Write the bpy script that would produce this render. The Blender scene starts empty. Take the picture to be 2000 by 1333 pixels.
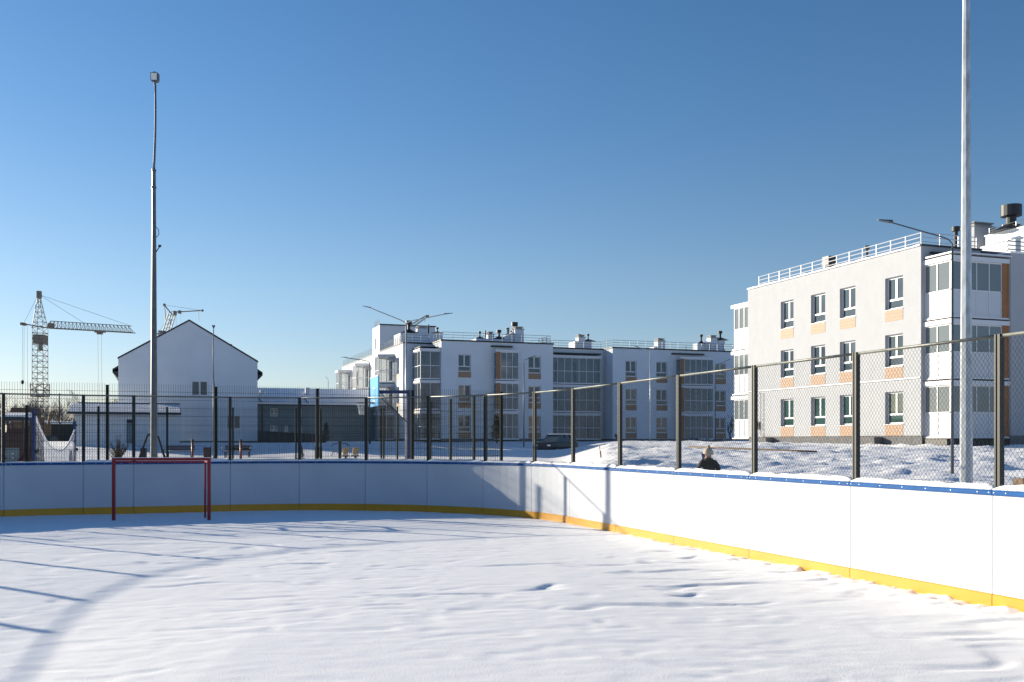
import bpy, math, random
import numpy as np
from mathutils import Vector, Matrix
random.seed(7); rng = np.random.default_rng(11)
S = bpy.context.scene
F = 1944.0; HZ = 862.0; CZ = 1.5                      # focal length in px, horizon row, eye height

# ------------------------------------------------------------------ camera, sky, sun, exposure
cam = bpy.data.objects.new('camera', bpy.data.cameras.new('camera')); S.collection.objects.link(cam)
cam.location = (0, 0, CZ); cam.rotation_euler = (math.radians(90), 0, 0)
cam.data.sensor_width = 36; cam.data.lens = F / 2000 * 36
cam.data.shift_y = (HZ - 666.5) / 2000
cam.data.clip_end = 6000; cam.data.clip_start = 0.05
S.camera = cam
SUN_EL = 13.5; SUN_AZ = 57.6                           # degrees left of the view axis
W = bpy.data.worlds.new('World'); S.world = W; W.use_nodes = True
nt = W.node_tree; bg = nt.nodes['Background']
sky = nt.nodes.new('ShaderNodeTexSky'); sky.sky_type = 'NISHITA'; sky.sun_disc = False
sky.sun_elevation = math.radians(SUN_EL); sky.sun_rotation = math.radians(-SUN_AZ)
sky.altitude = 300; sky.air_density = 1.0; sky.dust_density = 0.25; sky.ozone_density = 2.2
g = nt.nodes.new('ShaderNodeTexCoord'); sp_ = nt.nodes.new('ShaderNodeSeparateXYZ'); rp = nt.nodes.new('ShaderNodeValToRGB')
els = rp.color_ramp.elements
els[0].position = 0.0; els[0].color = (.66,.68,.95,1); els[1].position = 1.0; els[1].color = (.40,.56,.80,1)
for p_, c_ in ((.07,(.71,.73,.87)),(.16,(.69,.76,.86)),(.30,(.52,.72,.89)),(.45,(.44,.69,.89))):
    e_ = els.new(p_); e_.color = (*c_, 1)
mx_ = nt.nodes.new('ShaderNodeMix'); mx_.data_type = 'RGBA'; mx_.blend_type = 'MULTIPLY'; mx_.inputs[0].default_value = 1
nt.links.new(g.outputs['Generated'], sp_.inputs[0]); nt.links.new(sp_.outputs['Z'], rp.inputs[0])
nt.links.new(sky.outputs[0], mx_.inputs[6]); nt.links.new(rp.outputs[0], mx_.inputs[7])
nt.links.new(mx_.outputs[2], bg.inputs[0]); bg.inputs[1].default_value = 0.08
sd = bpy.data.lights.new('sun', 'SUN'); sd.energy = 4.9; sd.angle = math.radians(0.5); sd.color = (1.0, 0.89, 0.71)
so = bpy.data.objects.new('sun', sd); S.collection.objects.link(so)
ce, se = math.cos(math.radians(SUN_EL)), math.sin(math.radians(SUN_EL))
sv = Vector((-math.sin(math.radians(SUN_AZ)) * ce, math.cos(math.radians(SUN_AZ)) * ce, se))
so.rotation_euler = (-sv).to_track_quat('-Z', 'Y').to_euler(); so.location = (-40, 30, 30)
S.view_settings.view_transform = 'Standard'; S.view_settings.look = 'None'
S.view_settings.exposure = 0.98; S.view_settings.gamma = 1
S.render.engine = 'CYCLES'
S.cycles.max_bounces = 6; S.cycles.transparent_max_bounces = 24
S.render.resolution_x = 1024; S.render.resolution_y = 682

# ------------------------------------------------------------------ helpers
COL = S.collection
def tag(o, label=None, cat=None, group=None, kind=None):
    if label: o['label'] = label
    if cat: o['category'] = cat
    if group: o['group'] = group
    if kind: o['kind'] = kind
    return o
def empty(name, loc, rz=0, label=None, cat=None, group=None):
    o = bpy.data.objects.new(name, None); COL.objects.link(o); o.empty_display_size = .2
    o.location = loc; o.rotation_euler = (0, 0, rz)
    return tag(o, label, cat, group)
def copy_tree(o, parent=None):
    c = o.copy(); COL.objects.link(c); c.parent = parent
    for ch in o.children: copy_tree(ch, c)
    return c
class MB:
    def __init__(s): s.v = []; s.f = []; s.mi = []; s.cur = 0
    def add(s, vs, fs):
        n = len(s.v); s.v += [tuple(p) for p in vs]; s.f += [tuple(i + n for i in f) for f in fs]; s.mi += [s.cur] * len(fs)
    def hexa(s, c):     # 8 corners: bottom 4 ccw, top 4 ccw
        s.add(c, [(3,2,1,0),(4,5,6,7),(0,1,5,4),(1,2,6,5),(2,3,7,6),(3,0,4,7)])
    def box(s, x0,x1,y0,y1,z0,z1):
        s.hexa([(x0,y0,z0),(x1,y0,z0),(x1,y1,z0),(x0,y1,z0),(x0,y0,z1),(x1,y0,z1),(x1,y1,z1),(x0,y1,z1)])
    def mbox(s, m, a0,a1,d0,d1,z0,z1):
        s.hexa([m(a0,d0,z0),m(a1,d0,z0),m(a1,d1,z0),m(a0,d1,z0),m(a0,d0,z1),m(a1,d0,z1),m(a1,d1,z1),m(a0,d1,z1)])
    def prism(s, poly, y0, y1, ax='y'):      # poly in (a,b) extruded along an axis
        n = len(poly)
        def P(a,b,t): return (a,t,b) if ax=='y' else ((t,a,b) if ax=='x' else (a,b,t))
        vs = [P(a,b,y0) for a,b in poly] + [P(a,b,y1) for a,b in poly]
        s.add(vs, [tuple(range(n)), tuple(range(2*n-1, n-1, -1))] + [(i, i+n, (i+1)%n+n, (i+1)%n) for i in range(n)])
    def path(s, pts, rad, n=8, cap=True, rot=0):
        pts = [Vector(p) for p in pts]; m = len(pts)
        if not hasattr(rad, '__len__'): rad = [rad]*m
        base = len(s.v); prev = None
        for i, p in enumerate(pts):
            t = (pts[min(i+1,m-1)] - pts[max(i-1,0)]).normalized()
            if prev is None:
                a = Vector((0,0,1)) if abs(t.z) < .9 else Vector((1,0,0))
                x = t.cross(a).normalized()
            else: x = (prev - t*prev.dot(t)).normalized()
            prev = x; y = t.cross(x)
            for k in range(n):
                an = 2*math.pi*k/n + rot
                s.v.append(tuple(p + (x*math.cos(an) + y*math.sin(an))*rad[i]))
        fs = []
        for i in range(m-1):
            for k in range(n):
                a = base+i*n+k; b = base+i*n+(k+1)%n
                fs.append((a, b, b+n, a+n))
        if cap: fs += [tuple(base+k for k in range(n))[::-1], tuple(base+(m-1)*n+k for k in range(n))]
        s.f += fs; s.mi += [s.cur]*len(fs)
    def tube(s, p, q, r, n=6, r2=None): s.path([p, q], [r, r if r2 is None else r2], n)
    def ball(s, c, r, nu=10, nv=7, sc=(1,1,1), jit=0):
        base = len(s.v)
        for j in range(nv+1):
            th = math.pi*j/nv
            for i in range(nu):
                ph = 2*math.pi*i/nu; k = r*(1+random.uniform(-jit,jit))
                s.v.append((c[0]+k*sc[0]*math.sin(th)*math.cos(ph), c[1]+k*sc[1]*math.sin(th)*math.sin(ph), c[2]+k*sc[2]*math.cos(th)))
        for j in range(nv):
            for i in range(nu):
                a = base+j*nu+i; b = base+j*nu+(i+1)%nu
                s.f.append((a, a+nu, b+nu, b)); s.mi.append(s.cur)
    def data(s, name, mats, smooth=False):
        me = bpy.data.meshes.new(name); me.from_pydata(s.v, [], s.f)
        for m in (mats if isinstance(mats, (list, tuple)) else [mats]): me.materials.append(m)
        if any(s.mi): me.polygons.foreach_set('material_index', s.mi)
        if smooth: me.shade_smooth()
        me.update(); return me
    def build(s, name, mats, parent=None, loc=(0,0,0), rz=0, smooth=False):
        o = bpy.data.objects.new(name, s.data(name, mats, smooth)); COL.objects.link(o)
        o.location = loc; o.rotation_euler = (0,0,rz); o.parent = parent; return o
def put(name, me, parent=None, loc=(0,0,0), rz=0):
    o = bpy.data.objects.new(name, me); COL.objects.link(o); o.location = loc; o.rotation_euler = (0,0,rz); o.parent = parent; return o
def at(px, py, Y): return Vector(((px-1000)/F*Y, Y, CZ + (HZ-py)/F*Y))     # a place at distance Y along a sight line

def mat(name, col, rough=.6, metal=0, var=0, vscale=4, bump=0, bscale=40, spec=.5, col2=None, stretch=None, bdist=.01):
    m = bpy.data.materials.new(name); m.use_nodes = True; t = m.node_tree; b = t.nodes['Principled BSDF']
    b.inputs['Base Color'].default_value = (*col, 1); b.inputs['Roughness'].default_value = rough
    b.inputs['Metallic'].default_value = metal; b.inputs['Specular IOR Level'].default_value = spec
    tc = t.nodes.new('ShaderNodeTexCoord'); src = tc.outputs['Object']
    if stretch:
        mp = t.nodes.new('ShaderNodeMapping'); mp.inputs['Scale'].default_value = stretch
        t.links.new(src, mp.inputs[0]); src = mp.outputs[0]
    if var or col2:
        n = t.nodes.new('ShaderNodeTexNoise'); n.inputs['Scale'].default_value = vscale; n.inputs['Detail'].default_value = 6
        r = t.nodes.new('ShaderNodeValToRGB'); t.links.new(src, n.inputs['Vector']); t.links.new(n.outputs[0], r.inputs[0])
        c2 = col2 or tuple(min(1, c*(1+var)) for c in col); c1 = col if col2 else tuple(c*(1-var) for c in col)
        r.color_ramp.elements[0].position = .35; r.color_ramp.elements[1].position = .65
        r.color_ramp.elements[0].color = (*c1, 1); r.color_ramp.elements[1].color = (*c2, 1)
        t.links.new(r.outputs[0], b.inputs['Base Color'])
    if bump:
        n2 = t.nodes.new('ShaderNodeTexNoise'); n2.inputs['Scale'].default_value = bscale; n2.inputs['Detail'].default_value = 5
        bp = t.nodes.new('ShaderNodeBump'); bp.inputs['Strength'].default_value = bump; bp.inputs['Distance'].default_value = bdist
        t.links.new(src, n2.inputs['Vector']); t.links.new(n2.outputs[0], bp.inputs['Height']); t.links.new(bp.outputs[0], b.inputs['Normal'])
    return m
M = {}
M['snow'] = mat('snow', (.955,.955,.955), .6, bump=.34, bscale=75, bdist=.009, spec=.5)
M['snow_rough'] = mat('snow_rough', (.90,.91,.93), .8, bump=.35, bscale=8, bdist=.06, spec=.3)
M['snow_ridge'] = mat('snow_ridge', (.92,.93,.95), .8, bump=.8, bscale=35, bdist=.012, spec=.2)
M['board'] = mat('board', (.50,.53,.58), .38, var=.035, vscale=1.3, spec=.3)
M['yellow'] = mat('yellow', (.60,.28,.003), .35, var=.06, vscale=3)
M['blue'] = mat('blue', (.011,.085,.27), .5, var=.12, vscale=5, spec=.08)
M['screw'] = mat('screw', (.8,.8,.8), .3, .6)
M['post'] = mat('post_paint', (.024,.028,.026), .6, .0, var=.15, vscale=12)
M['galv'] = mat('galvanised', (.17,.18,.165), .5, .3, var=.2, vscale=20)
M['wire'] = mat('wire', (.06,.062,.058), .8, 0, spec=.2)
M['green'] = mat('green_paint', (.008,.015,.013), .85, spec=.15)
M['pole'] = mat('pole_zinc', (.42,.45,.48), .42, .45, var=.22, vscale=14, stretch=(1,1,.35))
M['pole_dark'] = mat('pole_grey', (.09,.105,.125), .5, .2, var=.15, vscale=8)
M['stucco'] = mat('stucco', (.385,.40,.425), .9, var=.025, vscale=2, bump=.6, bscale=9, bdist=.02, stretch=(1,1,.6))
M['stucco2'] = mat('stucco_pale', (.60,.635,.68), .9, var=.03, vscale=.6, bump=.3, bscale=10)
M['plinth'] = mat('plinth', (.13,.13,.135), .9, var=.2, vscale=6)
M['dark'] = mat('dark_metal', (.022,.025,.03), .5, .2)
M['white'] = mat('white_frame', (.60,.61,.64), .4)
M['panel'] = mat('white_panel', (.52,.54,.58), .35)
M['rail'] = mat('roof_rail', (.20,.22,.25), .4, .3)
M['wood'] = mat('larch_cladding', (.22,.12,.065), .6, col2=(.36,.215,.13), vscale=5, stretch=(1,1,14))
M['woodv'] = mat('larch_upright', (.22,.09,.035), .6, col2=(.38,.17,.07), vscale=5, stretch=(14,14,.7))
M['void'] = mat('interior', (.10,.10,.10), .9, var=.3, vscale=.8)
M['red'] = mat('red_paint', (.27,.006,.014), .35, var=.08)
M['orange'] = mat('orange_paint', (.17,.028,.01), .45, var=.1)
M['navy'] = mat('navy_paint', (.007,.028,.12), .4)
M['cyan'] = mat('cyan_board', (.06,.38,.72), .3)
M['brown'] = mat('brown_board', (.06,.03,.024), .6, var=.2, vscale=6)
M['seatwood'] = mat('seat_wood', (.72,.42,.18), .5, var=.15, vscale=9)
M['black'] = mat('black_plastic', (.012,.012,.014), .5)
M['rope'] = mat('net_rope', (.75,.75,.76), .8)
M['crane'] = mat('crane_paint', (.15,.125,.10), .6, var=.25, vscale=2)
M['soil'] = mat('soil', (.035,.03,.028), .95, col2=(.35,.36,.4), vscale=2.2, bump=1, bscale=3, bdist=.15)
M['clad'] = mat('grey_cladding', (.15,.20,.22), .6, var=.08, vscale=2)
M['bark'] = mat('bark', (.09,.065,.05), .9, var=.2)
M['farbark'] = mat('far_bark', (.11,.10,.10), .9, var=.2)
M['needle'] = mat('needles', (.035,.055,.035), .8, var=.4, vscale=5)
M['shrub'] = mat('shrub', (.09,.075,.045), .8, var=.4, vscale=5)
M['jacket'] = mat('jacket', (.035,.035,.03), .85, var=.4, vscale=25)
M['knit'] = mat('knit', (.55,.45,.34), .95, var=.15, vscale=40, bump=.8, bscale=60)
M['purple'] = mat('purple', (.13,.11,.2), .9)
M['skin'] = mat('skin', (.5,.28,.2), .6)
M['carpaint'] = mat('car_paint', (.02,.022,.026), .25, .2)
M['tyre'] = mat('tyre', (.015,.015,.015), .9)
M['yellowbox'] = mat('yellow_box', (.65,.38,.02), .5)
M['timber'] = mat('timber', (.13,.085,.05), .8, var=.3, vscale=8)
M['concrete'] = mat('concrete', (.30,.30,.30), .9, var=.12, vscale=8)
M['lampglass'] = mat('lamp_glass', (.75,.75,.75), .3)
def glassmat(name, col, mixf, tint=(.8,.85,.85), ior=1.9):
    m = bpy.data.materials.new(name); m.use_nodes = True; t = m.node_tree; b = t.nodes['Principled BSDF']
    b.inputs['Base Color'].default_value = (*col, 1); b.inputs['Roughness'].default_value = .04; b.inputs['IOR'].default_value = ior
    if mixf:
        tr = t.nodes.new('ShaderNodeBsdfTransparent'); tr.inputs[0].default_value = (*tint, 1)
        mx = t.nodes.new('ShaderNodeMixShader'); mx.inputs[0].default_value = mixf
        t.links.new(b.outputs[0], mx.inputs[1]); t.links.new(tr.outputs[0], mx.inputs[2])
        t.links.new(mx.outputs[0], t.nodes['Material Output'].inputs[0])
    else:
        tc = t.nodes.new('ShaderNodeTexCoord'); n = t.nodes.new('ShaderNodeTexNoise'); n.inputs['Scale'].default_value = .9
        r = t.nodes.new('ShaderNodeValToRGB'); r.color_ramp.elements[0].color = (*(c*.45 for c in col), 1); r.color_ramp.elements[1].color = (*(c*1.7 for c in col), 1)
        t.links.new(tc.outputs['Object'], n.inputs['Vector']); t.links.new(n.outputs[0], r.inputs[0]); t.links.new(r.outputs[0], b.inputs['Base Color'])
    return m
M['glass'] = glassmat('window_glass', (.045,.07,.09), 0, ior=1.5)
M['glass_curtain'] = glassmat('window_glass_curtain', (.11,.11,.10), 0, ior=1.6)
M['glass_green'] = glassmat('window_glass_green', (.03,.07,.062), 0)
M['bayglass_pale'] = glassmat('balcony_glass_pale', (.20,.235,.25), .30, ior=1.6)
M['bayglass_clear'] = glassmat('balcony_glass_clear', (.26,.28,.28), .80, tint=(.95,.96,.96), ior=1.6)
M['bayglass'] = glassmat('balcony_glass', (.09,.12,.14), .72, tint=(.92,.95,.96), ior=1.7)
def add_grain(m, scale=1400, amt=.35, prop='Base Color'):
    pass

# smooth value noise on numpy arrays
def vnoise(x, y, seed=0):
    xi = np.floor(x).astype(np.int64); yi = np.floor(y).astype(np.int64); xf = x-xi; yf = y-yi
    def h(a, b):
        n = (a*374761393 + b*668265263 + seed*974711) & 0x7fffffff
        n = ((n ^ (n >> 13)) * 1274126177) & 0x7fffffff
        return ((n ^ (n >> 16)) & 0xffff) / 65535.0
    u = xf*xf*xf*(xf*(xf*6-15)+10); w = yf*yf*yf*(yf*(yf*6-15)+10)
    return (h(xi,yi)*(1-u)+h(xi+1,yi)*u)*(1-w) + (h(xi,yi+1)*(1-u)+h(xi+1,yi+1)*u)*w - .5
def grid_mesh(name, X, Y, Z, m, keep=None):
    nr, nc = X.shape
    co = np.stack([X, Y, Z], -1).reshape(-1, 3)
    i = np.arange(nr-1)[:, None]*nc + np.arange(nc-1)[None, :]
    q = np.stack([i, i+1, i+nc+1, i+nc], -1)
    if keep is not None: q = q[keep]
    q = q.reshape(-1, 4)
    used, inv = np.unique(q, return_inverse=True); co = co[used]; q = inv.reshape(-1, 4)
    me = bpy.data.meshes.new(name); me.vertices.add(len(co)); me.vertices.foreach_set('co', co.ravel())
    me.loops.add(q.size); me.loops.foreach_set('vertex_index', q.ravel().astype(np.int32))
    me.polygons.add(len(q)); me.polygons.foreach_set('loop_start', np.arange(0, q.size, 4, dtype=np.int32))
    me.update(calc_edges=True); me.validate(); me.materials.append(m); me.shade_smooth()
    return put(name, me)

# ------------------------------------------------------------------ the common grid of the site
AZ = math.atan2(.336, .9415); cA, sA = math.cos(AZ), math.sin(AZ)
T1 = (1.075, 18.6); R = 5.73; FW = 3.0; SL = 20.0          # rink: right tangent point, corner radius, end straight, side straight
def rw(u, v): return (T1[0] + u*cA - v*sA, T1[1] + u*sA + v*cA)
# walk round the rink counter-clockwise: (u, v, heading, length, curved)
SEG = []
for k in range(10): SEG.append((0, -SL+2*k, math.pi/2, 2, 0))
def arc(cu, cv, a0):
    for k in range(6):
        a = a0 + math.radians(15*k); SEG.append((cu+R*math.cos(a), cv+R*math.sin(a), a+math.pi/2, 1.5, 1))
arc(-R, 0, 0)
SEG += [(-R, R, math.pi, 2, 0), (-R-2, R, math.pi, 1, 0)]
arc(-R-FW, 0, math.pi/2)
for k in range(10): SEG.append((-2*R-FW, -2*k, -math.pi/2, 2, 0))
arc(-R-FW, -SL, math.pi)
SEG += [(-R-FW, -SL-R, 0, 1, 0), (-R-1, -SL-R, 0, 2, 0)]
arc(-R, -SL, 1.5*math.pi)

def terrain(X, Y):
    yl = np.interp(Y, [-60, 15, 58, 68, 72, 79, 88, 100, 160, 400, 3000], [.2, .2, .24, .38, .5, 1.15, 1.33, 1.47, 1.45, 1.3, 1.3])
    ym = np.interp(Y, [-60, 15, 60, 70, 76, 79, 90, 96, 100, 160, 400, 3000], [.2, .2, .2, .45, .86, .4, .42, 1.1, 1.47, 1.45, 1.3, 1.3])
    yr = np.interp(Y, [-60, 5, 15, 22, 30, 38, 55, 75, 100, 160, 400, 3000], [.35, .38, .38, .46, .78, 1.02, 1.33, 1.36, 1.47, 1.45, 1.3, 1.3])
    q = X/np.maximum(Y, 5); sm = lambda t: np.clip(t, 0, 1)**2*(3-2*np.clip(t, 0, 1))
    j = sm((q+.13)/.10); k = sm((q-.035)/.075); k = np.where(Y < 5, (X > 0)*1.0, k)
    return (yl*(1-j) + ym*j)*(1-k) + yr*k, k
def ground_z(x, y):
    return float(terrain(np.array([float(x)]), np.array([float(y)]))[0][0])

# outside ground: rings growing outwards from the rink outline
def outline(step_dense=.05):
    P = []; N = []
    for (u, v, h, L, c) in SEG:
        n = int(L/ (step_dense if c else .12)) if c else int(L/.12)
        if c and v >= -1: n = 34
        for i in range(n):
            t = i/n
            if c:
                a = h - math.pi/2 + math.radians(15)*t; cu = u - R*math.cos(h-math.pi/2); cv = v - R*math.sin(h-math.pi/2)
                P.append((cu+R*math.cos(a), cv+R*math.sin(a))); N.append((math.cos(a), math.sin(a)))
            else:
                P.append((u+math.cos(h)*L*t, v+math.sin(h)*L*t)); N.append((math.sin(h), -math.cos(h)))
    P.append(P[0]); N.append(N[0])
    return np.array(P), np.array(N)
P, N = outline()
offs = [.03]; st = .08
while offs[-1] < 2500:
    offs.append(offs[-1]+st)
    st = min(.28, st*1.03) if offs[-1] < 60 else st*1.12
offs = np.array(offs)
U_ = P[None,:,0] + N[None,:,0]*offs[:,None]; V_ = P[None,:,1] + N[None,:,1]*offs[:,None]
GX = T1[0] + U_*cA - V_*sA; GY = T1[1] + U_*sA + V_*cA
gz, kk = terrain(GX, GY)
near = 1/(1+np.hypot(GX, GY-15)/45)
wq = vnoise(GX*.9, GY*.9, 8); lump = vnoise(GX*.3+wq, GY*.3, 3)*.12 + np.maximum(vnoise(GX*1.1+wq*2, GY*1.1, 4)-.12, 0)*.30 + vnoise(GX*2.9, GY*2.9+wq, 5)*.075 + np.maximum(vnoise(GX*4.5, GY*4.5, 15)-.1,0)*.12
soft = vnoise(GX*.25, GY*.25, 6)*.10 + vnoise(GX*1.3, GY*1.3, 7)*.03
fade = np.clip(1-(offs-90)/60, 0, 1)[:,None]
calm = np.clip(offs/1.5, .25, 1)[:,None]
gz = gz + (kk*lump + (1-kk)*soft)*fade*calm
# child's hollow and drift by the tarmac kerb
grd = grid_mesh('snow_ground', GX, GY, gz, M['snow_rough']); tag(grd, kind='structure')

# rink snow: grid in rink axes clipped to the outline
def inside(u, v, pad=0):
    cu = np.clip(u, -R-FW, -R); cv = np.clip(v, -SL, 0)
    return np.hypot(u-cu, v-cv)               # distance from the inner core; < R inside
def rink_strip(name, v0, v1, st):
    us = np.arange(-2*R-FW-.1, .1, st); vs = np.arange(v0, v1+st*.5, st)
    U, V = np.meshgrid(us, vs); D = inside(U, V); 
    sc = np.where(D > R+.02, (R+.02)/np.maximum(D, 1e-6), 1)
    cu = np.clip(U, -R-FW, -R); cv = np.clip(V, -SL, 0)
    U2 = cu + (U-cu)*sc; V2 = cv + (V-cv)*sc
    X = T1[0] + U2*cA - V2*sA; Y = T1[1] + U2*sA + V2*cA
    z = np.interp(Y, [-12, 8, 16, 22, 26], [0, 0, -.015, -.06, -.07])
    z = z + vnoise(X*.35, Y*.3, 21)*.02 - .06*np.clip((11-Y)/3, 0, 1)*np.clip((-2-X)/2, 0, 1)
    Xr = X*.985 + Y*.17; Yr = Y*.985 - X*.17
    rt0 = np.clip((X-.5)/2, 0, 1); w1 = vnoise(X*.8, Y*.8, 22)*1.4; w2 = vnoise(X*1.9, Y*1.9, 29)*.9
    a = vnoise(Xr*1.1+w1, Yr*3.0+w2*2, 23); b = vnoise(Xr*2.7+w2*2, Yr*7.5+w1*3, 24); c = vnoise(X*6, Y*17, 25)
    pat = np.clip(vnoise(X*.33, Y*.33, 26)*2.4+.6, .2, 1)
    z = z + pat*(a*.009 + b*.0058) + c*.0028 + vnoise(X*10, Y*13, 37)*.0018
    m3 = np.clip(vnoise(X*.7+9, Y*.7, 38)*3+.55, .1, 1); z = z + m3*(np.minimum(vnoise(Xr*3.4+w2*2, Yr*6.8+w1*2, 39)+.15, 0)*.020 + vnoise(Xr*6.5+w2, Yr*10, 40)*.0032)
    # wind-scooped dents, mostly in the middle distance
    d2 = vnoise(Xr*1.5+w1*2+3, Yr*4.6+w2*3+9, 31); p2 = np.clip(vnoise(X*.28+5, Y*.28, 33)*3+.45, 0, 1)
    z = z - p2*np.maximum(d2-.13, 0)**1.4*.085 - .022*rt0
    edge = np.clip((D-(R-.22))/.22, 0, 1); rt = np.clip((X-1)/2, 0, 1)
    z = z + rt*edge**1.5*(.004+.034*(vnoise(X*4, Y*4, 27)+.15)) + (rt*.9+.1)*np.clip((D-(R-.25))/.1, 0, 1)*vnoise(X*13, Y*13, 28)*.028
    z = z + np.clip((D-(R-.5))/.1, 0, 1)*rt*(vnoise(X*22, Y*22, 35)*.010+vnoise(X*9, Y*9, 36)*.012)
    keep = (D[:-1,:-1] < R+.06) | (D[1:,1:] < R+.06) | (D[1:,:-1] < R+.06) | (D[:-1,1:] < R+.06)
    return X, Y, z, keep
X, Y, z, keep = rink_strip('rink_snow', -SL-R-.1, R+.1, .036)
ri = grid_mesh('rink_snow', X, Y, z, M['snow'], keep); tag(ri, kind='structure')

# ------------------------------------------------------------------ rink boards and the fence on them
bd = empty('rink_boards', (*rw(0,0), 0), AZ, 'white hockey rink boards with yellow kick strip and blue cap rail under snow', 'rink boards')
fn = empty('chain_link_fence', (*rw(0,0), 0), AZ, 'chain-link fence on dark steel posts standing on the rink boards', 'fence')
def sweep(mb, L, c, prof, n=None, x0=0, x1=None, jig=None):
    """closed profile in (y inward, z) swept along the local panel line"""
    n = n or (6 if c else 1); x1 = L if x1 is None else x1; m = len(prof); base = len(mb.v)
    for i in range(n+1):
        t = (x0 + (x1-x0)*i/n)
        for j, (y, z) in enumerate(prof):
            if jig: y, z = jig(t, j, y, z)
            if c:
                r = R - y; a = t/R; mb.v.append((r*math.sin(a), R - r*math.cos(a), z))
            else: mb.v.append((t, y, z))
    for i in range(n):
        for j in range(m):
            a = base+i*m+j; b = base+i*m+(j+1)%m; mb.f.append((a, b, b+m, a+m)); mb.mi.append(mb.cur)
    mb.f += [tuple(base+j for j in range(m))[::-1], tuple(base+n*m+j for j in range(m))]; mb.mi += [mb.cur]*2
def panel_meshes(L, c):
    g = .0045
    b = MB(); sweep(b, L, c, [(-.04,-.2),(0,-.2),(0,1.0),(-.04,1.0)], x0=g, x1=L-g)
    sweep(b, L, c, [(-.06,-.2),(-.041,-.2),(-.041,.995),(-.06,.995)], x0=0, x1=L)
    k = MB(); sweep(k, L, c, [(.001,-.2),(.011,-.2),(.011,.084),(.004,.091),(.001,.091)], x0=g, x1=L-g)
    r = MB(); sweep(r, L, c, [(-.13,1.001),(.014,1.001),(.018,1.006),(.018,1.040),(.012,1.047),(-.13,1.047)], x0=g*.7, x1=L-g*.7)
    s = MB(); q = [.03] + [L*(i+.5)/6 for i in range(6)] + [L-.03]
    for t in q:
        if c: rr = R-.0185; a = t/R; p = Vector((rr*math.sin(a), R-rr*math.cos(a), 1.026)); d = Vector((-math.sin(a), math.cos(a), 0))
        else: p = Vector((t, .0185, 1.026)); d = Vector((0,1,0))
        s.path([p-d*.002, p+d*.003], [.0065, .0055], 8)
    return [b.data('board_panel', M['board']), k.data('kick_plate', M['yellow']), r.data('cap_rail', M['blue']), s.data('screw_heads', M['screw'])]
PM = {}
def fence_mesh(L):
    m = MB(); z0, z1 = 1.075, 2.465; p = .0495; H = z1-z0; r = .00155
    x0, x1 = .035, L-.035
    for sgn in (1, -1):
        c = -H if sgn > 0 else 0
        t = (x0-H) if sgn > 0 else x0
        end = x1 if sgn > 0 else x1+H
        while t < end:
            # line x = t + sgn*(z-z0)*0.8
            xa, za, xb, zb = t, z0, t + sgn*H*.78, z1
            def clipx(xv, xa, za, xb, zb): f = (xv-xa)/(xb-xa); return za + f*(zb-za)
            lo, hi = (xa, xb) if xa < xb else (xb, xa)
            if hi > x0 and lo < x1:
                A = [xa, za]; B = [xb, zb]
                for Q, O in ((A, B), (B, A)):
                    if Q[0] < x0: Q[1] = clipx(x0, xa, za, xb, zb); Q[0] = x0
                    if Q[0] > x1: Q[1] = clipx(x1, xa, za, xb, zb); Q[0] = x1
                if abs(A[1]-B[1]) > .02: m.tube((A[0], .006*sgn*.4, A[1]), (B[0], .006*sgn*.4, B[1]), r, 4)
            t += p
    for zz in (z0+.02, z1-.01): m.tube((x0, 0, zz), (x1, 0, zz), .0022, 3)
    return m.data('wire_mesh', M['wire'])
FM = {}
pm = MB()   # C-channel post
pm.prism([(-.033,-.028),(.033,-.028),(.033,.028),(.014,.028),(.014,.020),(-.014,.020),(-.014,.028),(-.033,.028)], .93, 2.489, 'z')
pm.box(-.045,.045,-.05,.045,1.0475,1.054)
post_me = pm.data('post', M['post'])
random.seed(3)
for i, (u, v, h, L, c) in enumerate(SEG):
    key = (L, c)
    if key not in PM: PM[key] = panel_meshes(L, c)
    bme, kme, rme, sme = PM[key]
    b = put('board_panel', bme, bd, (u, v, 0), h); put('kick_plate', kme, b); put('cap_rail', rme, b); put('screw_heads', sme, b)
    # snow ridge lying on the cap
    sm = MB(); ph = random.uniform(0, 99); hgt = .055 if (i < 18) else .03
    def jig(t, j, y, z):
        e = min(t, L-t); dip = min(1, .35 + e/.16)
        n1 = float(vnoise(np.array([t*6+ph]), np.array([j*.7]), 5)[0]); n2 = float(vnoise(np.array([t*22+ph]), np.array([j*1.1]), 6)[0])
        if j in (0, 5): return (y + n2*.006, z)
        return (y*(1) + n1*.012, z*1 if z < 1.05 else 1.0475 + (z-1.0475)*dip*(1+n1*.5) + n2*.006)
    hh = hgt
    sweep(sm, L, c, [(-.002,1.0475),(.004,1.0475+hh*.45),(-.022,1.0475+hh*.9),(-.06,1.0475+hh),(-.10,1.0475+hh*.75),(-.125,1.0475)], n=int(L*24), jig=jig)
    sm.build('snow_ridge', M['snow_ridge'], b, smooth=True)
    # fence: posts at the seams just outside the boards
    ou, ov = math.sin(h), -math.cos(h); off = .075
    def outp(seg):
        u, v, h, L, c = seg; return (u + math.sin(h)*off, v - math.cos(h)*off)
    p0 = outp(SEG[i]); nx = SEG[(i+1) % len(SEG)]; p1 = outp(nx)
    put('post', post_me, fn, (p0[0], p0[1], 0), h)
    hd = math.atan2(p1[1]-p0[1], p1[0]-p0[0]); LL = math.hypot(p1[0]-p0[0], p1[1]-p0[1])
    tr = MB(); tr.tube((.0,0,2.475), (LL,0,2.475), .0145, 8); tr.build('top_rail', M['galv'], fn, (p0[0], p0[1], 0), hd, True)
    kL = round(LL, 2)
    if kL not in FM: FM[kL] = fence_mesh(LL)
    put('wire_mesh', FM[kL], fn, (p0[0]-math.sin(hd)*.031, p0[1]+math.cos(hd)*.031, 0), hd)

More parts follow.
